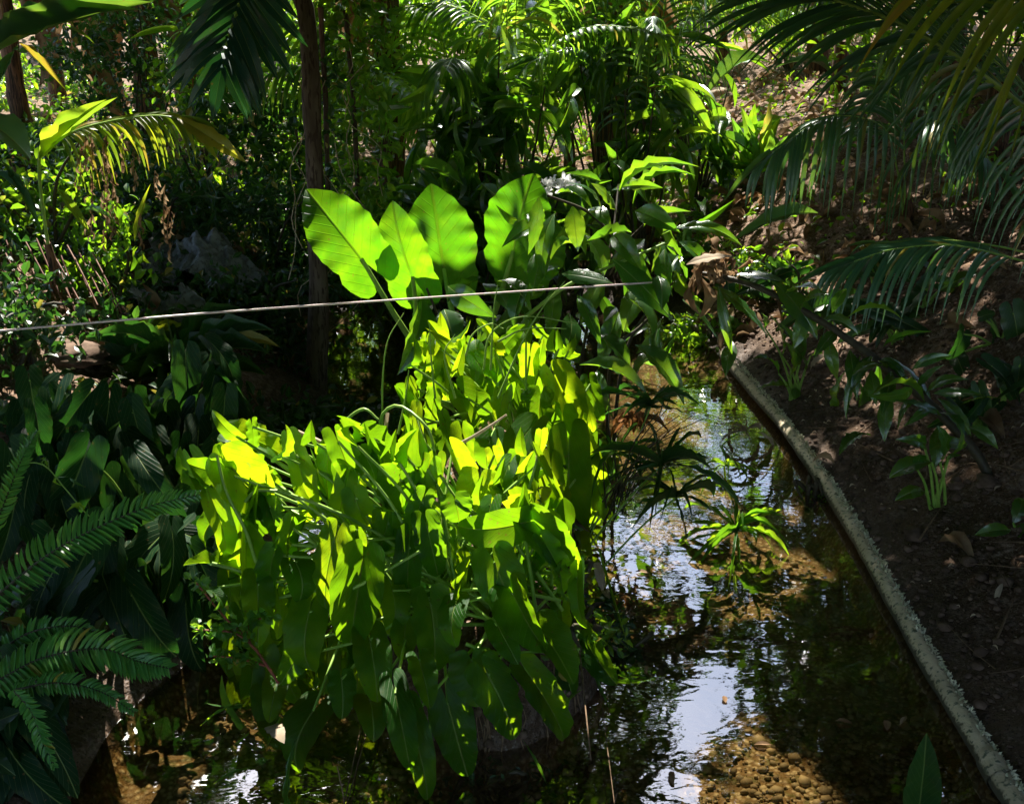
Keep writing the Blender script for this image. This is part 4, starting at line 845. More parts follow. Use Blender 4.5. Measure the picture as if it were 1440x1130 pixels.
sedge(1048, 606, 4.4, Vector((.8, 4.4, -.08)), 'wispy sedge head by the pipe with one long pale bract', 9, .14, .008, M_PALE)
pd = sedge(915, 572, 3.7, Vector((.28, 3.55, .05)), 'dark drooping umbrella sedge with a withered orange brown centre beside the rear clump', 18, .22, .014, M_DARK)
A = Acc()
for k in range(26):
    P = W(890 + random.gauss(0, 9), 578 + random.gauss(0, 5), 3.72); fill(A, leaf_arrays('lance', rows=5, cols=1, bulge=.2), P, P + Vector((random.gauss(0, .06), random.gauss(0, .03), -random.uniform(.02, .1))), .018, Vector((random.gauss(0, 1), -1, .3)))
obj('withered_bracts', A.build('withered_bracts', roughmat('orange_brown_leaf', (.22, .09, .03), (.36, .16, .05), 20, .8, .2, .003, trf=.4)), pd.t)
sedge(930, 655, 3.4, Vector((.22, 3.3, .08)), 'shaded sedge spreading low from the mound over the water', 16, .26, .012, M_DARK)
sedge(865, 640, 3.5, Vector((.25, 3.4, .1)), 'shaded sedge tuft pressed against the dark side of the rear clump', 12, .2, .010, M_DARK)
sedge(950, 700, 3.3, Vector((.2, 3.1, .05)), 'faint lowest sedge of the shaded group touching the stream', 12, .2, .008, M_DARK)
p = Plant('reed_tuft', Vector((.24, 3.45, .02)), 'fan of thin dark stalks rising from the mound edge beside the stream', 'grass')
for k in range(26):
    a = W(random.uniform(845, 880), random.uniform(690, 735), 3.4); e = W(random.uniform(850, 1010), random.uniform(560, 660), random.uniform(3.2, 3.9)); a.z = max(a.z, -.02)
    p.tube('stalk', [a, a.lerp(e, .55) + Vector((-.02, 0, .04)), e], [.0028, .0015], M_DSTEM, 8, 4)
# grass blades around the clump and on the mound's right flank
p = Plant('grass_tuft', Vector((.3, 2.9, .1)), 'light arching grass blades at the right flank of the sunlit clump', 'grass', 'grass tufts')
for r in [(842,770,885,912,4,2.8),(845,880,885,915,4,2.7),(838,865,880,860,3,2.7),(842,880,850,920,3,2.7),(820,900,860,1000,5,2.6),(838,790,848,830,14,2.8),(850,830,858,842,12,2.8),(795,1000,820,968,7,2.5),(735,1040,768,1100,3,2.3)]: pleaf(p, r, 'strap', M_SMALL if r[4] < 8 else M_PALE, up=.4, jit=.3)
p = Plant('grass_tuft', Vector((-.05, 3.0, .36)), 'tall curved grass blades standing between the two arrowhead clumps', 'grass', 'grass tufts')
for pts in ([(700,560,3.2),(735,480,3.2),(765,430,3.2),(795,395,3.2)], [(680,520,3.2),(690,470,3.2),(735,445,3.15),(812,455,3.1)], [(655,500,3.2),(665,470,3.2),(690,455,3.2),(708,462,3.1)], [(700,480,3.2),(740,462,3.2),(797,462,3.1)],
            [(538,620,3.),(538,540,3.),(545,480,3.),(568,440,3.)], [(560,610,2.8),(570,560,2.8),(575,520,2.8)], [(612,560,3.2),(606,500,3.2),(604,455,3.2)], [(690,520,3.2),(694,440,3.2),(700,400,3.2)], [(640,560,3.),(625,500,3.),(640,470,3.)]):
    p.tube('blade', [W(*q) for q in pts], [.0038, .0012], M_STEM, 16, 5)

# ------------------------------------------------------------ left bank
def rosette(px, py, n, ln, wd, mat, label, cat='plant', name='bromeliad', up=.7):
    b = G(px, py); p = Plant(name, b, label, cat)
    for i in range(n):
        a = 2.4 * i; e = .15 + up * (i / n); l = ln * random.uniform(.8, 1.1); d = Vector((math.cos(a), math.sin(a), e)).normalized()
        p.leaf(b + Vector((0, 0, .02)) + d * .03, b + d * l, wd, lib('strap', mat, bulge=.14, fold=.5), nrm=Vector((-d.x * .3, -d.y * .3, 1)))
rosette(255, 545, 34, .42, .032, M_DARK, 'dark spiky rosette in deep shade on the left bank below the grey sheeting')
rosette(208, 492, 14, .20, .03, M_PALMY, 'small rosette with yellow tipped upright leaves catching the sun above the dark spiky one', name='bromeliad_offset')
M_DEEP = leafmat('arrowhead_leaf_painted_shade', (.006, .030, .010), (.014, .048, .014), (.10, .26, .02), .22, .42, 8, 7, oldamt=0., spec=.18, bump=.4)  # darkened copy of the arrowhead leaf, deep shade is in the colour
# dark shaded arrowhead plants
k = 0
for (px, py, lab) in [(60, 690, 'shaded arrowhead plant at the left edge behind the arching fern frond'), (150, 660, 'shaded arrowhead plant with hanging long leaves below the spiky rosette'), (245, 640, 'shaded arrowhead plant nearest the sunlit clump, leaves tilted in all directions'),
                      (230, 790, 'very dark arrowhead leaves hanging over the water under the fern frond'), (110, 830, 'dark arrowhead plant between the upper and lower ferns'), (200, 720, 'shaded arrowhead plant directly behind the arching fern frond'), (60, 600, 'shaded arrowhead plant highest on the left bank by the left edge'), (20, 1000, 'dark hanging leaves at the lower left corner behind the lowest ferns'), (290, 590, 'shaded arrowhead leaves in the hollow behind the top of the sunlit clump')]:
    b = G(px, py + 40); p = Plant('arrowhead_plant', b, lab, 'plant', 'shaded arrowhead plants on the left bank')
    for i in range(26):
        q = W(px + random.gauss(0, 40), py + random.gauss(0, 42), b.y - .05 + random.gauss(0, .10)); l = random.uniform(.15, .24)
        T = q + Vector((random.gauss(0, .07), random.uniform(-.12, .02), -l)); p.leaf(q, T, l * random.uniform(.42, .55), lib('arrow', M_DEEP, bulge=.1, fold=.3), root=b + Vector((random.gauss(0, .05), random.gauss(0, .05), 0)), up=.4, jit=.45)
# weathered sheeting heap
def heap(name, base, size, label, cat, mat, seed, spike=.3, n=90, parent=None):
    u = np.linspace(0, 2 * math.pi, n, endpoint=False); v = np.linspace(0, 1, n // 2); U, V_ = np.meshgrid(u, v)
    r = np.cos(V_ * math.pi / 2) ** .8; z = np.sin(V_ * math.pi / 2)
    def ridge(a, b, s): return 1 - 2 * np.abs(fbm(a, b, s, 3))
    f = 1 + spike * (ridge(np.cos(U) * 2.6 + V_ * 3, np.sin(U) * 2.6 - V_ * 2, seed) - .7) + spike * .45 * (ridge(np.cos(U) * 6 + V_ * 5, np.sin(U) * 6 + V_ * 7, seed + 2) - .7)
    r = r * (1 - .55 * V_ * (spike > .6))
    lean = fbm(V_ * 1.3, V_ * 0, seed + 5, 2) * .6
    P = np.stack([base[0] + size[0] * (r * np.cos(U) * f + lean * z), base[1] + size[1] * r * np.sin(U) * f, base[2] - .04 + size[2] * z * (.75 + .25 * f)], -1).reshape(-1, 3)
    m = len(v); F = np.array([(i * n + k2, i * n + (k2 + 1) % n, (i + 1) * n + (k2 + 1) % n, (i + 1) * n + k2) for i in range(m - 1) for k2 in range(n)])
    o = obj(name, mesh(name, P, F, mat, None, np.full(len(P), .5)), parent)
    if label: tag(o, label, cat)
    return o
def sheeting(name, pts, label):
    """a stiff sheet thrown over a stump: folds between a few held-up points"""
    n = 70; u = np.linspace(-1, 1, n); U, V_ = np.meshgrid(u, u); x0, y0 = pts[0][:2]; S = pts[0][3]
    X = x0 + U * S * (1 + .25 * fbm(V_ * 2, U, 3, 2)); Yy = y0 + V_ * S * .8 * (1 + .25 * fbm(U * 2, V_, 5, 2)); Z = height(X, Yy) + .01
    for (px_, py_, hh, s) in pts: Z = np.maximum(Z, height(np.array([x0]), np.array([y0]))[0] + hh * (1 - np.abs(X - px_) / s * .9 - np.abs(Yy - py_) / s * .7))
    cr = 1 - 2 * np.abs(fbm(X * 9 + Z * 6, Yy * 9 - Z * 4, 21, 3)); cr2 = 1 - 2 * np.abs(fbm(X * 24, Yy * 24 + Z * 20, 23, 2)); Z = Z + .05 * cr + .02 * cr2
    X = X + .04 * fbm(Z * 14, Yy * 8, 27, 2); ii = np.arange((n - 1) ** 2); r0 = ii // (n - 1) * n + ii % (n - 1)
    o = obj(name, mesh(name, np.stack([X, Yy, Z], -1).reshape(-1, 3), np.stack([r0, r0 + 1, r0 + n + 1, r0 + n], 1), M_SACK, None, np.full(n * n, .6), smooth=False)); tag(o, label, 'sheeting')
b = G(288, 400); sheeting('crumpled_sheeting', [(b.x, b.y, .24, .30), (b.x + .07, b.y + .05, .27, .2), (b.x - .1, b.y - .03, .2, .2), (b.x + .15, b.y, .2, .14)], 'crumpled grey weathered sheeting heaped on the left bank behind the spiky rosette')
b = G(243, 455); sheeting('crumpled_sheeting', [(b.x, b.y, .10, .18), (b.x + .06, b.y + .03, .16, .12)], 'lower fold of grey sheeting spilling down the bank beside the small yellow rosette')
b = G(1020, 268); heap('rock', b, (.16, .12, .14), 'pale grey rock on the slope left of the bright cordyline', 'rock', M_ROCK, 14, .4)
for (px, py, sx, sz, lab) in [(95, 492, .16, .07, 'dirt clod heap lit by the sun on the left bank above the shaded leaves'), (430, 615, .09, .07, 'brown stone half hidden behind the top of the sunlit clump'), (300, 505, .09, .05, 'flat stone in the shade between the rosette and the tree'),
                              (1325, 985, .05, .03, 'small round stone lying by the pipe on the bare soil'), (1330, 705, .035, .03, 'pebble at the foot of the low seedling'), (1255, 815, .05, .03, 'reddish clod by the pipe joint'), (480, 1095, .12, .12, 'earth lump at the base of the mound in the bottom centre')]:
    b = G(px, py); heap('stone', b, (sx, sx * .8, sz), lab, 'stone', M_CLOD if sx > .1 else M_PEB, px, .35, 28)
# leaning canes
p = thing('cane_bundle', G(90, 420), 'row of thin leaning rusty canes on the left bank under the yellow frond', 'canes')
for k in range(16):
    x0 = 5 + k * 9 + random.gauss(0, 3); a = W(x0 + 32 + random.gauss(0, 6), 440 + random.gauss(0, 9), 4.35); e = W(x0 - 12, 345 + random.gauss(0, 10), 4.6)
    V, F, U = tube(curve([a, a.lerp(e, .5) + Vector((0, 0, .01)), e], 8), .0035, 5); obj('cane', mesh('cane', V, F, M_ROD, U, np.full(len(V), .5)), p)
# shrubs of the left bank
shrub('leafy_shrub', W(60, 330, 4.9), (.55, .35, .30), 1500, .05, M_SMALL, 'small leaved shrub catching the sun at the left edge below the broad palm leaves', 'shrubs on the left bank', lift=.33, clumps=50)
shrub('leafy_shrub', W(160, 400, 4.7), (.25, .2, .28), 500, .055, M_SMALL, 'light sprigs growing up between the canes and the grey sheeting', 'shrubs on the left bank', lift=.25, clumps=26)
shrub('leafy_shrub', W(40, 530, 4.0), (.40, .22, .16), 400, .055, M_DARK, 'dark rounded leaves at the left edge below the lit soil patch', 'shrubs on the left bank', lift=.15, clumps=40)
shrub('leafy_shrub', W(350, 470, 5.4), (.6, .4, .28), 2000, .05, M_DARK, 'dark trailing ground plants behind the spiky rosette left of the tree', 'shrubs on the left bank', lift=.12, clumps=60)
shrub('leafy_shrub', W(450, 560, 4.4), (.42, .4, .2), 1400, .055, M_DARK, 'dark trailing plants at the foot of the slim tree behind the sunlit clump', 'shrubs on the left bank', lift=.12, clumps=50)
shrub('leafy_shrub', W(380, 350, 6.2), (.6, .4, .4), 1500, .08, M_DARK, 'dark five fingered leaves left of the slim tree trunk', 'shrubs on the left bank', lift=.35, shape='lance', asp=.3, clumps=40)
shrub('leafy_shrub', W(40, 860, 2.5), (.22, .2, .18), 200, .05, M_DARK, 'tiny leaved sprigs under the arching fern frond at the left edge', 'shrubs on the left bank', lift=.2)
shrub('leafy_shrub', W(860, 900, 2.85), (.10, .2, .12), 260, .035, M_DARK, 'small dark weeds low on the right flank of the mound', 'small weeds', lift=.08, clumps=20)
shrub('leafy_shrub', W(800, 960, 2.6), (.14, .2, .14), 420, .032, M_SMALL, 'creeping small leaves hanging on the dark earth at the right foot of the mound', 'small weeds', lift=.02, clumps=34)
shrub('leafy_shrub', W(690, 1090, 2.25), (.22, .12, .10), 260, .028, M_DARK, 'sparse creeping leaves on the front earth face of the mound', 'small weeds', lift=.0, clumps=34)
shrub('leafy_shrub', W(985, 470, 5.9), (.2, .2, .12), 380, .05, M_SMALL, 'small leafy weeds at the bend of the stream beyond the far end of the pipe', 'small weeds', lift=.08, clumps=24)
shrub('leafy_shrub', W(1120, 345, 5.7), (.07, .1, .2), 120, .03, M_BRIGHT, 'tiny bright sprig in front of the dark hollow on the right bank', 'small weeds', lift=.2, clumps=12)
shrub('leafy_shrub', W(1075, 300, 6.2), (.25, .2, .2), 380, .05, M_SMALL, 'small lit weeds on the slope below the cordyline', 'small weeds', lift=.15, clumps=22)
shrub('leafy_shrub', W(985, 250, 6.8), (.35, .25, .16), 600, .06, M_SMALL, 'low weeds on the slope left of the pale rock', 'small weeds', lift=.12, clumps=26)
shrub('leafy_shrub', W(1150, 645, 3.9), (.07, .12, .03), 160, .02, M_SMALL, 'tiny weeds sprouting on the bank just above the pipe', 'small weeds', lift=.03, clumps=14)

# ------------------------------------------------------------ middle distance
def bush_lance(px, py, Yy, label, n, size, mat, rad, lift, asp=.2, grp='long leaved bushes', cols=2, rows=9):
    b = W(px, py, Yy); return shrub('long_leaved_bush', b, rad, n, size, mat, label, grp, lift=lift, shape='scallop', asp=asp, clumps=max(8, n // 7), sig=.10, droop=1.1, stems=14, cols=cols, rows=rows)
bush_lance(800, 250, 6.3, 'bush of long drooping scalloped leaves with bluish shine in the centre background', 240, .34, M_GING, (.75, .4, .42), .75)
bush_lance(905, 250, 6.9, 'taller scalloped leaf bush left of the sunlit slope', 120, .36, M_GING, (.4, .3, .4), .85)
bush_lance(985, 190, 8.0, 'lance leaved bush at the foot of the sunlit slope', 90, .34, M_GING, (.5, .3, .4), .6)
bush_lance(640, 230, 6.0, 'long leaved bush just behind the elephant ear leaves', 110, .30, M_GING, (.5, .3, .35), .6)
bush_lance(860, 90, 7.6, 'tall bush of hanging lance leaves against the glowing palm', 150, .34, M_GING, (.6, .3, .5), 1.2)
bush_lance(560, 210, 6.6, 'lance leaved bush between the climbing vine column and the elephant ear', 100, .30, M_GING, (.4, .3, .4), .7)
bush_lance(700, 120, 6.8, 'scalloped leaf bush rising at the top centre with glints of sun', 140, .34, M_GING, (.5, .3, .5), 1.15)
for (px, py, Yy, rad, n, size, mat, lift, lab) in [
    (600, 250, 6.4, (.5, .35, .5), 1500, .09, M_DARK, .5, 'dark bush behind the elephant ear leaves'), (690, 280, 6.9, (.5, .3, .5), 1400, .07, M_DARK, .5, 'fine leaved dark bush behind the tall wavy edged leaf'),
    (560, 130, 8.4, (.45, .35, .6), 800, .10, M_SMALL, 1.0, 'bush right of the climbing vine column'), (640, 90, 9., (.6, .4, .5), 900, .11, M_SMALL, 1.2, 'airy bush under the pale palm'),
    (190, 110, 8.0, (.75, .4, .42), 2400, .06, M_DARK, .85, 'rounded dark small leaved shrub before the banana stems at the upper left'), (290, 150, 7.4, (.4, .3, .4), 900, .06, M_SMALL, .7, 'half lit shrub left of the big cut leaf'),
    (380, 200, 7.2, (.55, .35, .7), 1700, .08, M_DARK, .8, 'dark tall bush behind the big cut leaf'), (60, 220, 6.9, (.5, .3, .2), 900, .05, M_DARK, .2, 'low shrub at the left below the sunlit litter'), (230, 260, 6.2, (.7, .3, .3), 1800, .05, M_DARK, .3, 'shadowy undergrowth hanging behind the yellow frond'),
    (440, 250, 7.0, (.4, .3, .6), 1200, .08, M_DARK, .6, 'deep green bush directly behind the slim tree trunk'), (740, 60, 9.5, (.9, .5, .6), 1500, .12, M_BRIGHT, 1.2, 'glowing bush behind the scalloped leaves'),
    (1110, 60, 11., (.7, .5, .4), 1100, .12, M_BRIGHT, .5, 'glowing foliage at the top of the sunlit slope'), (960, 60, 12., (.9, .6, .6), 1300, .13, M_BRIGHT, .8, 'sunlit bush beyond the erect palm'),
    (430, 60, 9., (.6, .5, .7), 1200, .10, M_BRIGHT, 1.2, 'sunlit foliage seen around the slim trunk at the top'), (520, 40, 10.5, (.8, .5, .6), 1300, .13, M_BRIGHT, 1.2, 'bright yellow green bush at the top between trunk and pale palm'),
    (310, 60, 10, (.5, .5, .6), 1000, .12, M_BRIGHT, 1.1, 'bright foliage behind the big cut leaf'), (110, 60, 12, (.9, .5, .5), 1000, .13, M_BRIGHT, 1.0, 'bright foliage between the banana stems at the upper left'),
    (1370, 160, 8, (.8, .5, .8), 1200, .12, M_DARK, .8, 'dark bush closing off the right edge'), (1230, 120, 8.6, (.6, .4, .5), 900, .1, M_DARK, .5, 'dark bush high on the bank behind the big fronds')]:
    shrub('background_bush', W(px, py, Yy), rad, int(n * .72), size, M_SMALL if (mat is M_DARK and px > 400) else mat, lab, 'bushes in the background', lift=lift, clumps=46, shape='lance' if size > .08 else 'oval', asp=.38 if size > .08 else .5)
# banana plants
def banana(px, Yy, label, h=2.2, r=.11, leaves=5, dry=8, lean=0.):
    b = W(px, 100, Yy); b.z = hz(b.x, b.y); p = Plant('banana_plant', b, label, 'banana plant', 'banana plants in the background')
    top = b + Vector((lean, 0, h)); bark_trunk([b - Vector((0, 0, .05)), b.lerp(top, .5), top], [r * 1.15, r, r * .75], 'stem', p.t, M_BANANA, 16, 30, .02, px)
    for i in range(leaves):
        a = 2.4 * i + px; l = random.uniform(1.2, 1.7); d = Vector((math.cos(a), math.sin(a), 0)); 
        e = top + d * l * .75 + Vector((0, 0, l * .35)); me = lib('strap', M_BRIGHT, bulge=.25, fold=.3, wave=.01)
        if not keep(np.array([tuple(top.lerp(e, f)) for f in np.linspace(0.2, 1, 9)])).all(): continue
        p.leaf(top, e, .42, me, nrm=Vector((-d.x * .3, -d.y * .3, 1)))
    A = Acc()
    for i in range(dry):
        a = random.uniform(0, 6.28); z = random.uniform(.5, .95); q = b.lerp(top, z) + Vector((math.cos(a), math.sin(a), 0)) * r
        fill(A, leaf_arrays('strap', rows=12, cols=3, bulge=.12, fold=.9, wave=.03, ph=a), q, q + Vector((math.cos(a) * .12, math.sin(a) * .12, -random.uniform(.4, 1.1))), random.uniform(.05, .16), Vector((math.cos(a), math.sin(a), .2)))
    obj('dry_leaves', A.build('dry_leaves', M_DRY), p.t)
for a in [(20, 9.2, 'banana stem at the far left edge of the background'), (75, 10.2, 'banana stem second from the left in the background'), (205, 9.4, 'thick banana stem with brown hanging leaves behind the rounded dark shrub'), (262, 10.4, 'banana stem right of the thick one behind the rounded dark shrub'),
          (545, 8.4, 'dark ragged banana stem right of the climbing vine column'), (1105, 11.8, 'slim far banana stem at the top of the sunlit slope'), (1150, 10.6, 'dark banana stem left of the big right fronds'), (860, 8.8, 'brown banana stem behind the scalloped bush'), (1330, 8.6, 'banana stem behind the right fronds')]:
    banana(*a, r={1105: .06, 20: .065, 75: .07}.get(a[0], .10))
# dry palm leaf & litter items
p = Plant('dry_palm_leaf', G(1000, 160), 'pale dry folded palm leaf lying on the sunlit slope left of the striped seedling leaf', 'dead leaf')
for r in [(1030,125,952,160,16,0),(1025,118,985,108,8,0),(1030,128,970,152,10,-.03)]: pleaf(p, (*r[:5], p.base.y + .1 + r[5]), 'lance', M_PALE, up=1, jit=.2, part='blade')
for (x0, y0, x1, y1, w, lab) in [(1140,520,1170,500,16,'curled pale leaf lit by the sun by the sprouting plant on the bank'), (1410,820,1400,850,8,'upright curled dry leaf on the bare soil at the right'), (1425,815,1415,850,8,'dry leaf beside the upright curled one'), (1352,262,1372,215,18,'drooping dry brown leaf among the small palm at the right')]:
    b = G(x0, y0 + 8); p = Plant('dead_leaf', b, lab, 'dead leaf', 'dead leaves on the right bank'); pleaf(p, (x0, y0, x1, y1, w, b.y), 'oval', M_PALE, up=.7, jit=.3, part='blade')
# litter, clods, pebbles: nobody could count them
def litter(name, n, reg, size, mat, label, kindy='leaf', flat=1., prob=None):
    x = RNG.uniform(reg[0], reg[1], n); y = reg[2] + (reg[3] - reg[2]) * RNG.random(n) ** 1.3; z = height(x, y)
    ok = (z > -.0) if kindy == 'leaf' else np.ones(n, bool)
    if prob is not None: ok &= RNG.random(n) < prob(x, y, z)
    P = np.stack([x, y, z + .004], 1)[ok]
    if kindy == 'leaf':
        m = len(P); arr = leaf_arrays('lance', rows=6, cols=1, bulge=.25, fold=.8, wave=0); Yd = RNG.normal(0, 1, (m, 3)); Yd[:, 2] *= .3
        Nn = RNG.normal(0, .5, (m, 3)); Nn[:, 2] += flat; ln = size * RNG.uniform(.4, 1.4, m); V, F, U, r = scatter(arr, P, Yd, Nn, ln, ln * RNG.uniform(.15, .5, m))
    else:
        import bmesh
        bm = bmesh.new(); bmesh.ops.create_icosphere(bm, subdivisions=1, radius=1); base = np.array([tuple(v.co) for v in bm.verts]); Fb = np.array([[v.index for v in f.verts] for f in bm.faces]); bm.free()
        m = len(P); s = size * np.exp(RNG.normal(0, .55, m)); S = s[:, None, None] * RNG.uniform(.6, 1.2, (m, 1, 3)) * np.array([1, 1, .65]); V = (base[None] * (1 + RNG.normal(0, .13, (m, len(base), 1)))) * S
        a = RNG.random(m) * 6.28; ca, sa = np.cos(a)[:, None], np.sin(a)[:, None]; V = np.stack([V[..., 0] * ca - V[..., 1] * sa, V[..., 0] * sa + V[..., 1] * ca, V[..., 2]], -1) + P[:, None]
        F = (Fb[None] + (np.arange(m) * len(base))[:, None, None]).reshape(-1, 3); V = V.reshape(-1, 3); U = np.zeros((len(V), 2)); r = np.repeat(RNG.random(m), len(base))
    o = obj(name, mesh(name, V, F, mat, U, r, smooth=kindy == 'leaf')); tag(o, label, name.replace('_', ' '), kind='stuff')
litter('leaf_litter', 5200, (-4, 4.2, 3.2, 13), .13, M_DRY, 'dry brown leaf litter on the banks', prob=lambda x, y, z: np.where(y > 5.6, .9, np.where(x > 2.0, .5, .10)))
litter('fine_litter', 5000, (1.25, 3.2, 1.6, 7), .022, M_PALE, 'fine pale leaf scraps on the right bank', prob=lambda x, y, z: .22 + 0 * x)
litter('soil_clods', 9000, (1.24, 3.0, 1.6, 6.5), .007, M_CLOD, 'small earth clods on the right bank', 'rock')
litter('mound_clods', 1500, (-.5, .35, 1.9, 3), .012, M_CLOD, 'earth clods on the mound', 'rock', prob=lambda x, y, z: (z > .0) * 1.)
litter('stream_pebbles', 14000, (-.85, 1.2, 1.5, 3.6), .0065, M_PEB, 'rounded pebbles on the stream bed', 'rock', prob=lambda x, y, z: (z < -.02) * np.where((y < 2.6), .85, .3))
A = Acc()
for k in range(420):
    x, y = (random.uniform(1.3, 3.3), random.uniform(1.8, 8)) if k % 3 else (random.uniform(-3, -1.1), random.uniform(3, 8)); a_ = random.uniform(0, 3.14); l = random.uniform(.05, .3)
    pts = [Vector((x + math.cos(a_) * l * f, y + math.sin(a_) * l * f + .02 * math.sin(f * 5), 0)) for f in (-.5, 0, .5)]
    for q in pts: q.z = hz(q.x, q.y) + .006 + random.random() * .015
    A.add(*tube(curve(pts, 6), [random.uniform(.0015, .005), .001], 4), random.random())
tag(obj('twigs', A.build('twigs', M_ROOT)), 'fallen twigs scattered over the banks', 'twigs', kind='stuff')
A = Acc(); fa = leaf_arrays('oval', rows=6, cols=2, bulge=.08, fold=.2)
for k in range(46):
    x = random.choice([random.uniform(.25, 1.15), random.gauss(1.08, .06), random.gauss(.32, .05)]); y = random.uniform(1.9, 5.6); z = .003
    if hz(x, y) > -.01: continue
    an = random.uniform(0, 6.28); l = random.uniform(.015, .06); fill(A, fa, Vector((x, y, z)), Vector((x + math.cos(an) * l, y + math.sin(an) * l, z)), l * random.uniform(.25, .5), Vector((random.gauss(0, .08), random.gauss(0, .08), 1)))
tag(obj('floating_leaves', A.build('floating_leaves', M_DRY)), 'small fallen leaves and scraps floating on the stream', 'floating leaves', kind='stuff')
# roots hanging from the mound
p = thing('hanging_roots', Vector((-.1, 2.1, .2)), 'thin brown roots hanging down the bare earth front of the mound', 'roots')
for k in range(30):
    x = random.uniform(-.42, .26); zt = random.uniform(.10, .30); pts = []
    yy = np.linspace(1.95, 2.9, 200)
    for j in range(6):
        zz = max(zt - j * .05, -.05); hh = height(np.full(200, x + j * .004), yy); q = int(np.argmax(hh > zz)); pts.append(Vector((x + random.gauss(0, .008) + j * .004, yy[q] - .006, zz)))
    V, F, U = tube(curve(pts, 14), random.uniform(.0012, .0026), 4); obj('root', mesh('root', V, F, M_ROOT, U, np.full(len(V), .5)), p)
# ground cover on the banks
def cover(name, reg, n, size, mat, label, cond):
    x = RNG.uniform(reg[0], reg[1], n); y = RNG.uniform(reg[2], reg[3], n); z = height(x, y); ok = (z > .02) & cond(x, y) & (fbm(x * 1.7, y * 1.7, 91, 3) > -.12)
    x, y, z = x[ok], y[ok], z[ok]; P = np.stack([x, y, z + RNG.random(len(x)) ** 1.5 * .16], 1); o = foliage(name, P, mat, size, None, 'oval', .5, .2, upn=1.2); tag(o, label, 'ground cover', kind='stuff')
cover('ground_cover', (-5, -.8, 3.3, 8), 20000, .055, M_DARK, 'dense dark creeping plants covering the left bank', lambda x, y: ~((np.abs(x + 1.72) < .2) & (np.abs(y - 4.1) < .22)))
cover('ground_cover', (-.55, .4, 2.2, 5.), 2600, .035, M_DARK, 'small creeping leaves on the flanks of the mound', lambda x, y: x < 9)
cover('ground_cover', (-7, 1.6, 6.7, 13), 24000, .075, M_SMALL, 'low green plants between the bushes at the far end of the stream', lambda x, y: y > 6.6)
cover('ground_cover', (1.5, 6, 5.8, 12), 3500, .06, M_SMALL, 'scattered weeds on the upper right slope', lambda x, y: x > xr(y) + .3)
# ------------------------------------------------------------ far trees
for (x, y, r, h, lab) in [(-8, 16, 2.6, 3.2, 'sunlit tree far behind at the left'), (-3.6, 17, 2.4, 3.2, 'sunlit tree far behind the slim trunk'), (.2, 18, 2.4, 3., 'sunlit tree far behind the pale palm'), (3.6, 17, 2.4, 3., 'sunlit tree far behind the erect palm'), (7.4, 16, 2.6, 3.4, 'sunlit tree far behind the right fronds')]:
    b = Vector((x, y, hz(x, y))); t = thing('broadleaf_tree', b, lab, 'tree', 'far trees'); P, k_ = clumpy((x, y, b.z + h * .45), (r, r * .7, h * .55), 5200, 90, .12)
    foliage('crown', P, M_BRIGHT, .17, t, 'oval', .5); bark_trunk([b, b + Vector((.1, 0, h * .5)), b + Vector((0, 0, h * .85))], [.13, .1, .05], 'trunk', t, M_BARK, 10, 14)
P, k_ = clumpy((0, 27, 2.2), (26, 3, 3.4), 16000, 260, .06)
tag(foliage('far_wood', P, M_BRIGHT, .36, None, 'oval', .5, rows=3), 'mass of sunlit woodland closing the view', 'woodland', kind='stuff')

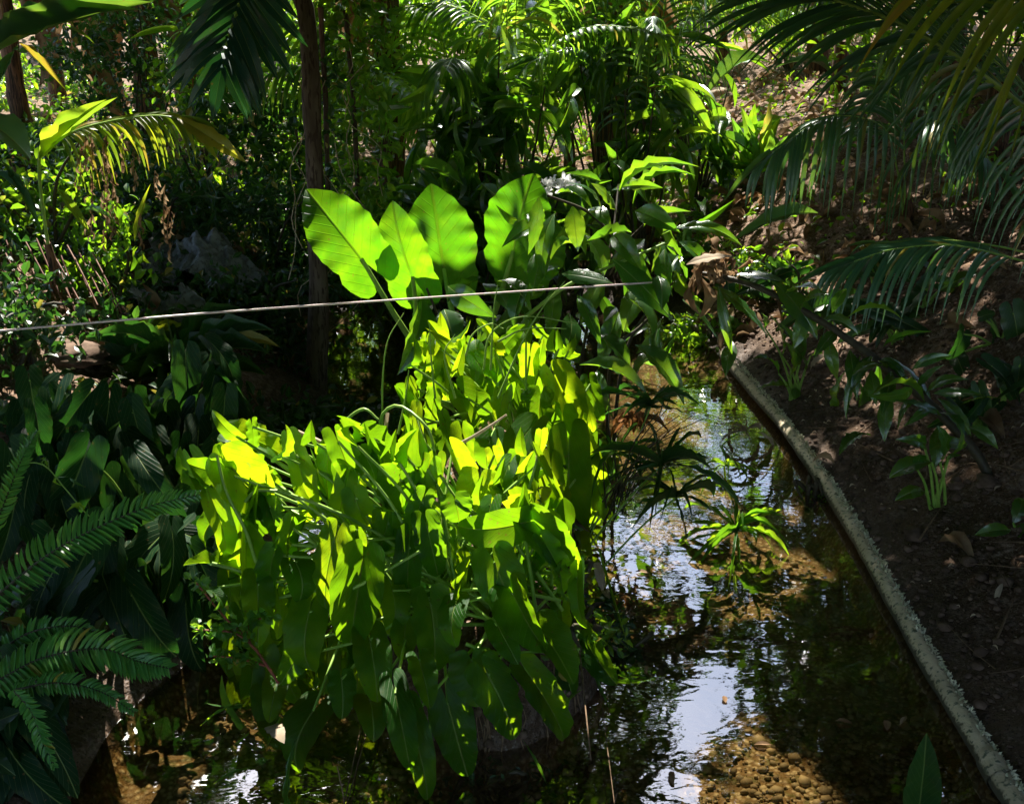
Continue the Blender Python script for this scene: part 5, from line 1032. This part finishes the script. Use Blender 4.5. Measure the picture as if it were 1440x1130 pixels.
# ------------------------------------------------------------ overhead canopy added for shade, its gaps cut for sun and sky
def canopy(name, label, trunk, rad, region, n, size, group='tall shade trees', zr=(2.2, 6.6), parent=None, sparse=None):
    t = parent or thing(name, trunk[0], label, 'tree', group)
    if not parent: bark_trunk(trunk, rad, 'trunk', t, M_BARK, 12, 30)
    x = RNG.uniform(region[0], region[1], n); y = RNG.uniform(region[2], region[3], n); z = RNG.uniform(zr[0], zr[1], n)
    h_ = n // 2; kc = RNG.integers(0, h_, n - h_); s = .16   # half of the leaves in tufts around others
    kx = kc // 12 * 12 % h_; x[h_:] = x[kx] + RNG.normal(0, s, n - h_); y[h_:] = y[kx] + RNG.normal(0, s, n - h_); z[h_:] = z[kx] + RNG.normal(0, s * .6, n - h_)
    P = np.stack([x, y, z], 1)
    if sparse is not None: P = P[sparse(P)]
    foliage('crown', P, M_CANOPY, size, t, 'oval', .55, .4, rows=4, cols=1, upn=1.2, jn=.5, gaps=2)
    top = Vector(trunk[-1]); A = Acc()
    for k2 in range(40):
        e = Vector((random.uniform(*region[:2]), random.uniform(*region[2:]), random.uniform(*zr))); a = Vector(trunk[-2]).lerp(top, random.random())
        cv = curve([a, a.lerp(e, .5) + Vector((0, 0, .2)), e], 30)
        if k2 > 2 and not keep(np.array(cv)).all(): continue
        A.add(*tube(cv[::2], [.03, .006], 5), .5)
    obj('branches', A.build('branches', M_BARK), t); return t
def farsparse(P):
    # crowns thinned up the valley to let the sun in, later on the banks
    q = P - S_ * (P[:, 2:3] - .6) / S_[2]; sh = np.interp(q[:, 0], [-2.2, -1., .9, 1.6], [1.1, 0, 0, 1.9])
    return RNG.random(len(P)) < np.interp(q[:, 1] - sh, [5.0, 5.9, 7.0, 30], [1., .28, .05, .03])
canopy('', '', [TB, Vector((-1.6, 5.4, 3.0)), Vector((-1.9, 5.6, 4.2))], None, (-4.6, .6, 2.5, 15), 75000, .18, parent=tree, sparse=farsparse)
canopy('tree', 'dark leaning tree trunk at the far right edge behind the small palm', [Vector((3.45, 7.4, hz(3.45, 7.4) - .1)), Vector((3.4, 7.4, 2.2)), Vector((3.0, 7.2, 4.2))], [.17, .13, .07], (.6, 6.4, 2.5, 15), 62000, .18, sparse=farsparse)
canopy('tree', 'unseen tree added on the left bank beside the viewpoint to block sky light', [Vector((-3.6, 2.2, hz(-3.6, 2.2) - .1)), Vector((-3.5, 2.2, 2.5)), Vector((-3.2, 2.2, 4.2))], [.16, .12, .07], (-7.5, -.2, -3.5, 2.6), 24000, .2)  # out of view, added so its crown dims the sky light
canopy('tree', 'unseen tree added on the right bank behind the viewpoint to block sky light', [Vector((3.6, .6, hz(3.6, .6) - .1)), Vector((3.5, .6, 2.5)), Vector((3.2, .6, 4.2))], [.16, .12, .07], (-.2, 7.5, -3.5, 2.6), 24000, .2)  # never in frame, added to hold back light from behind the camera
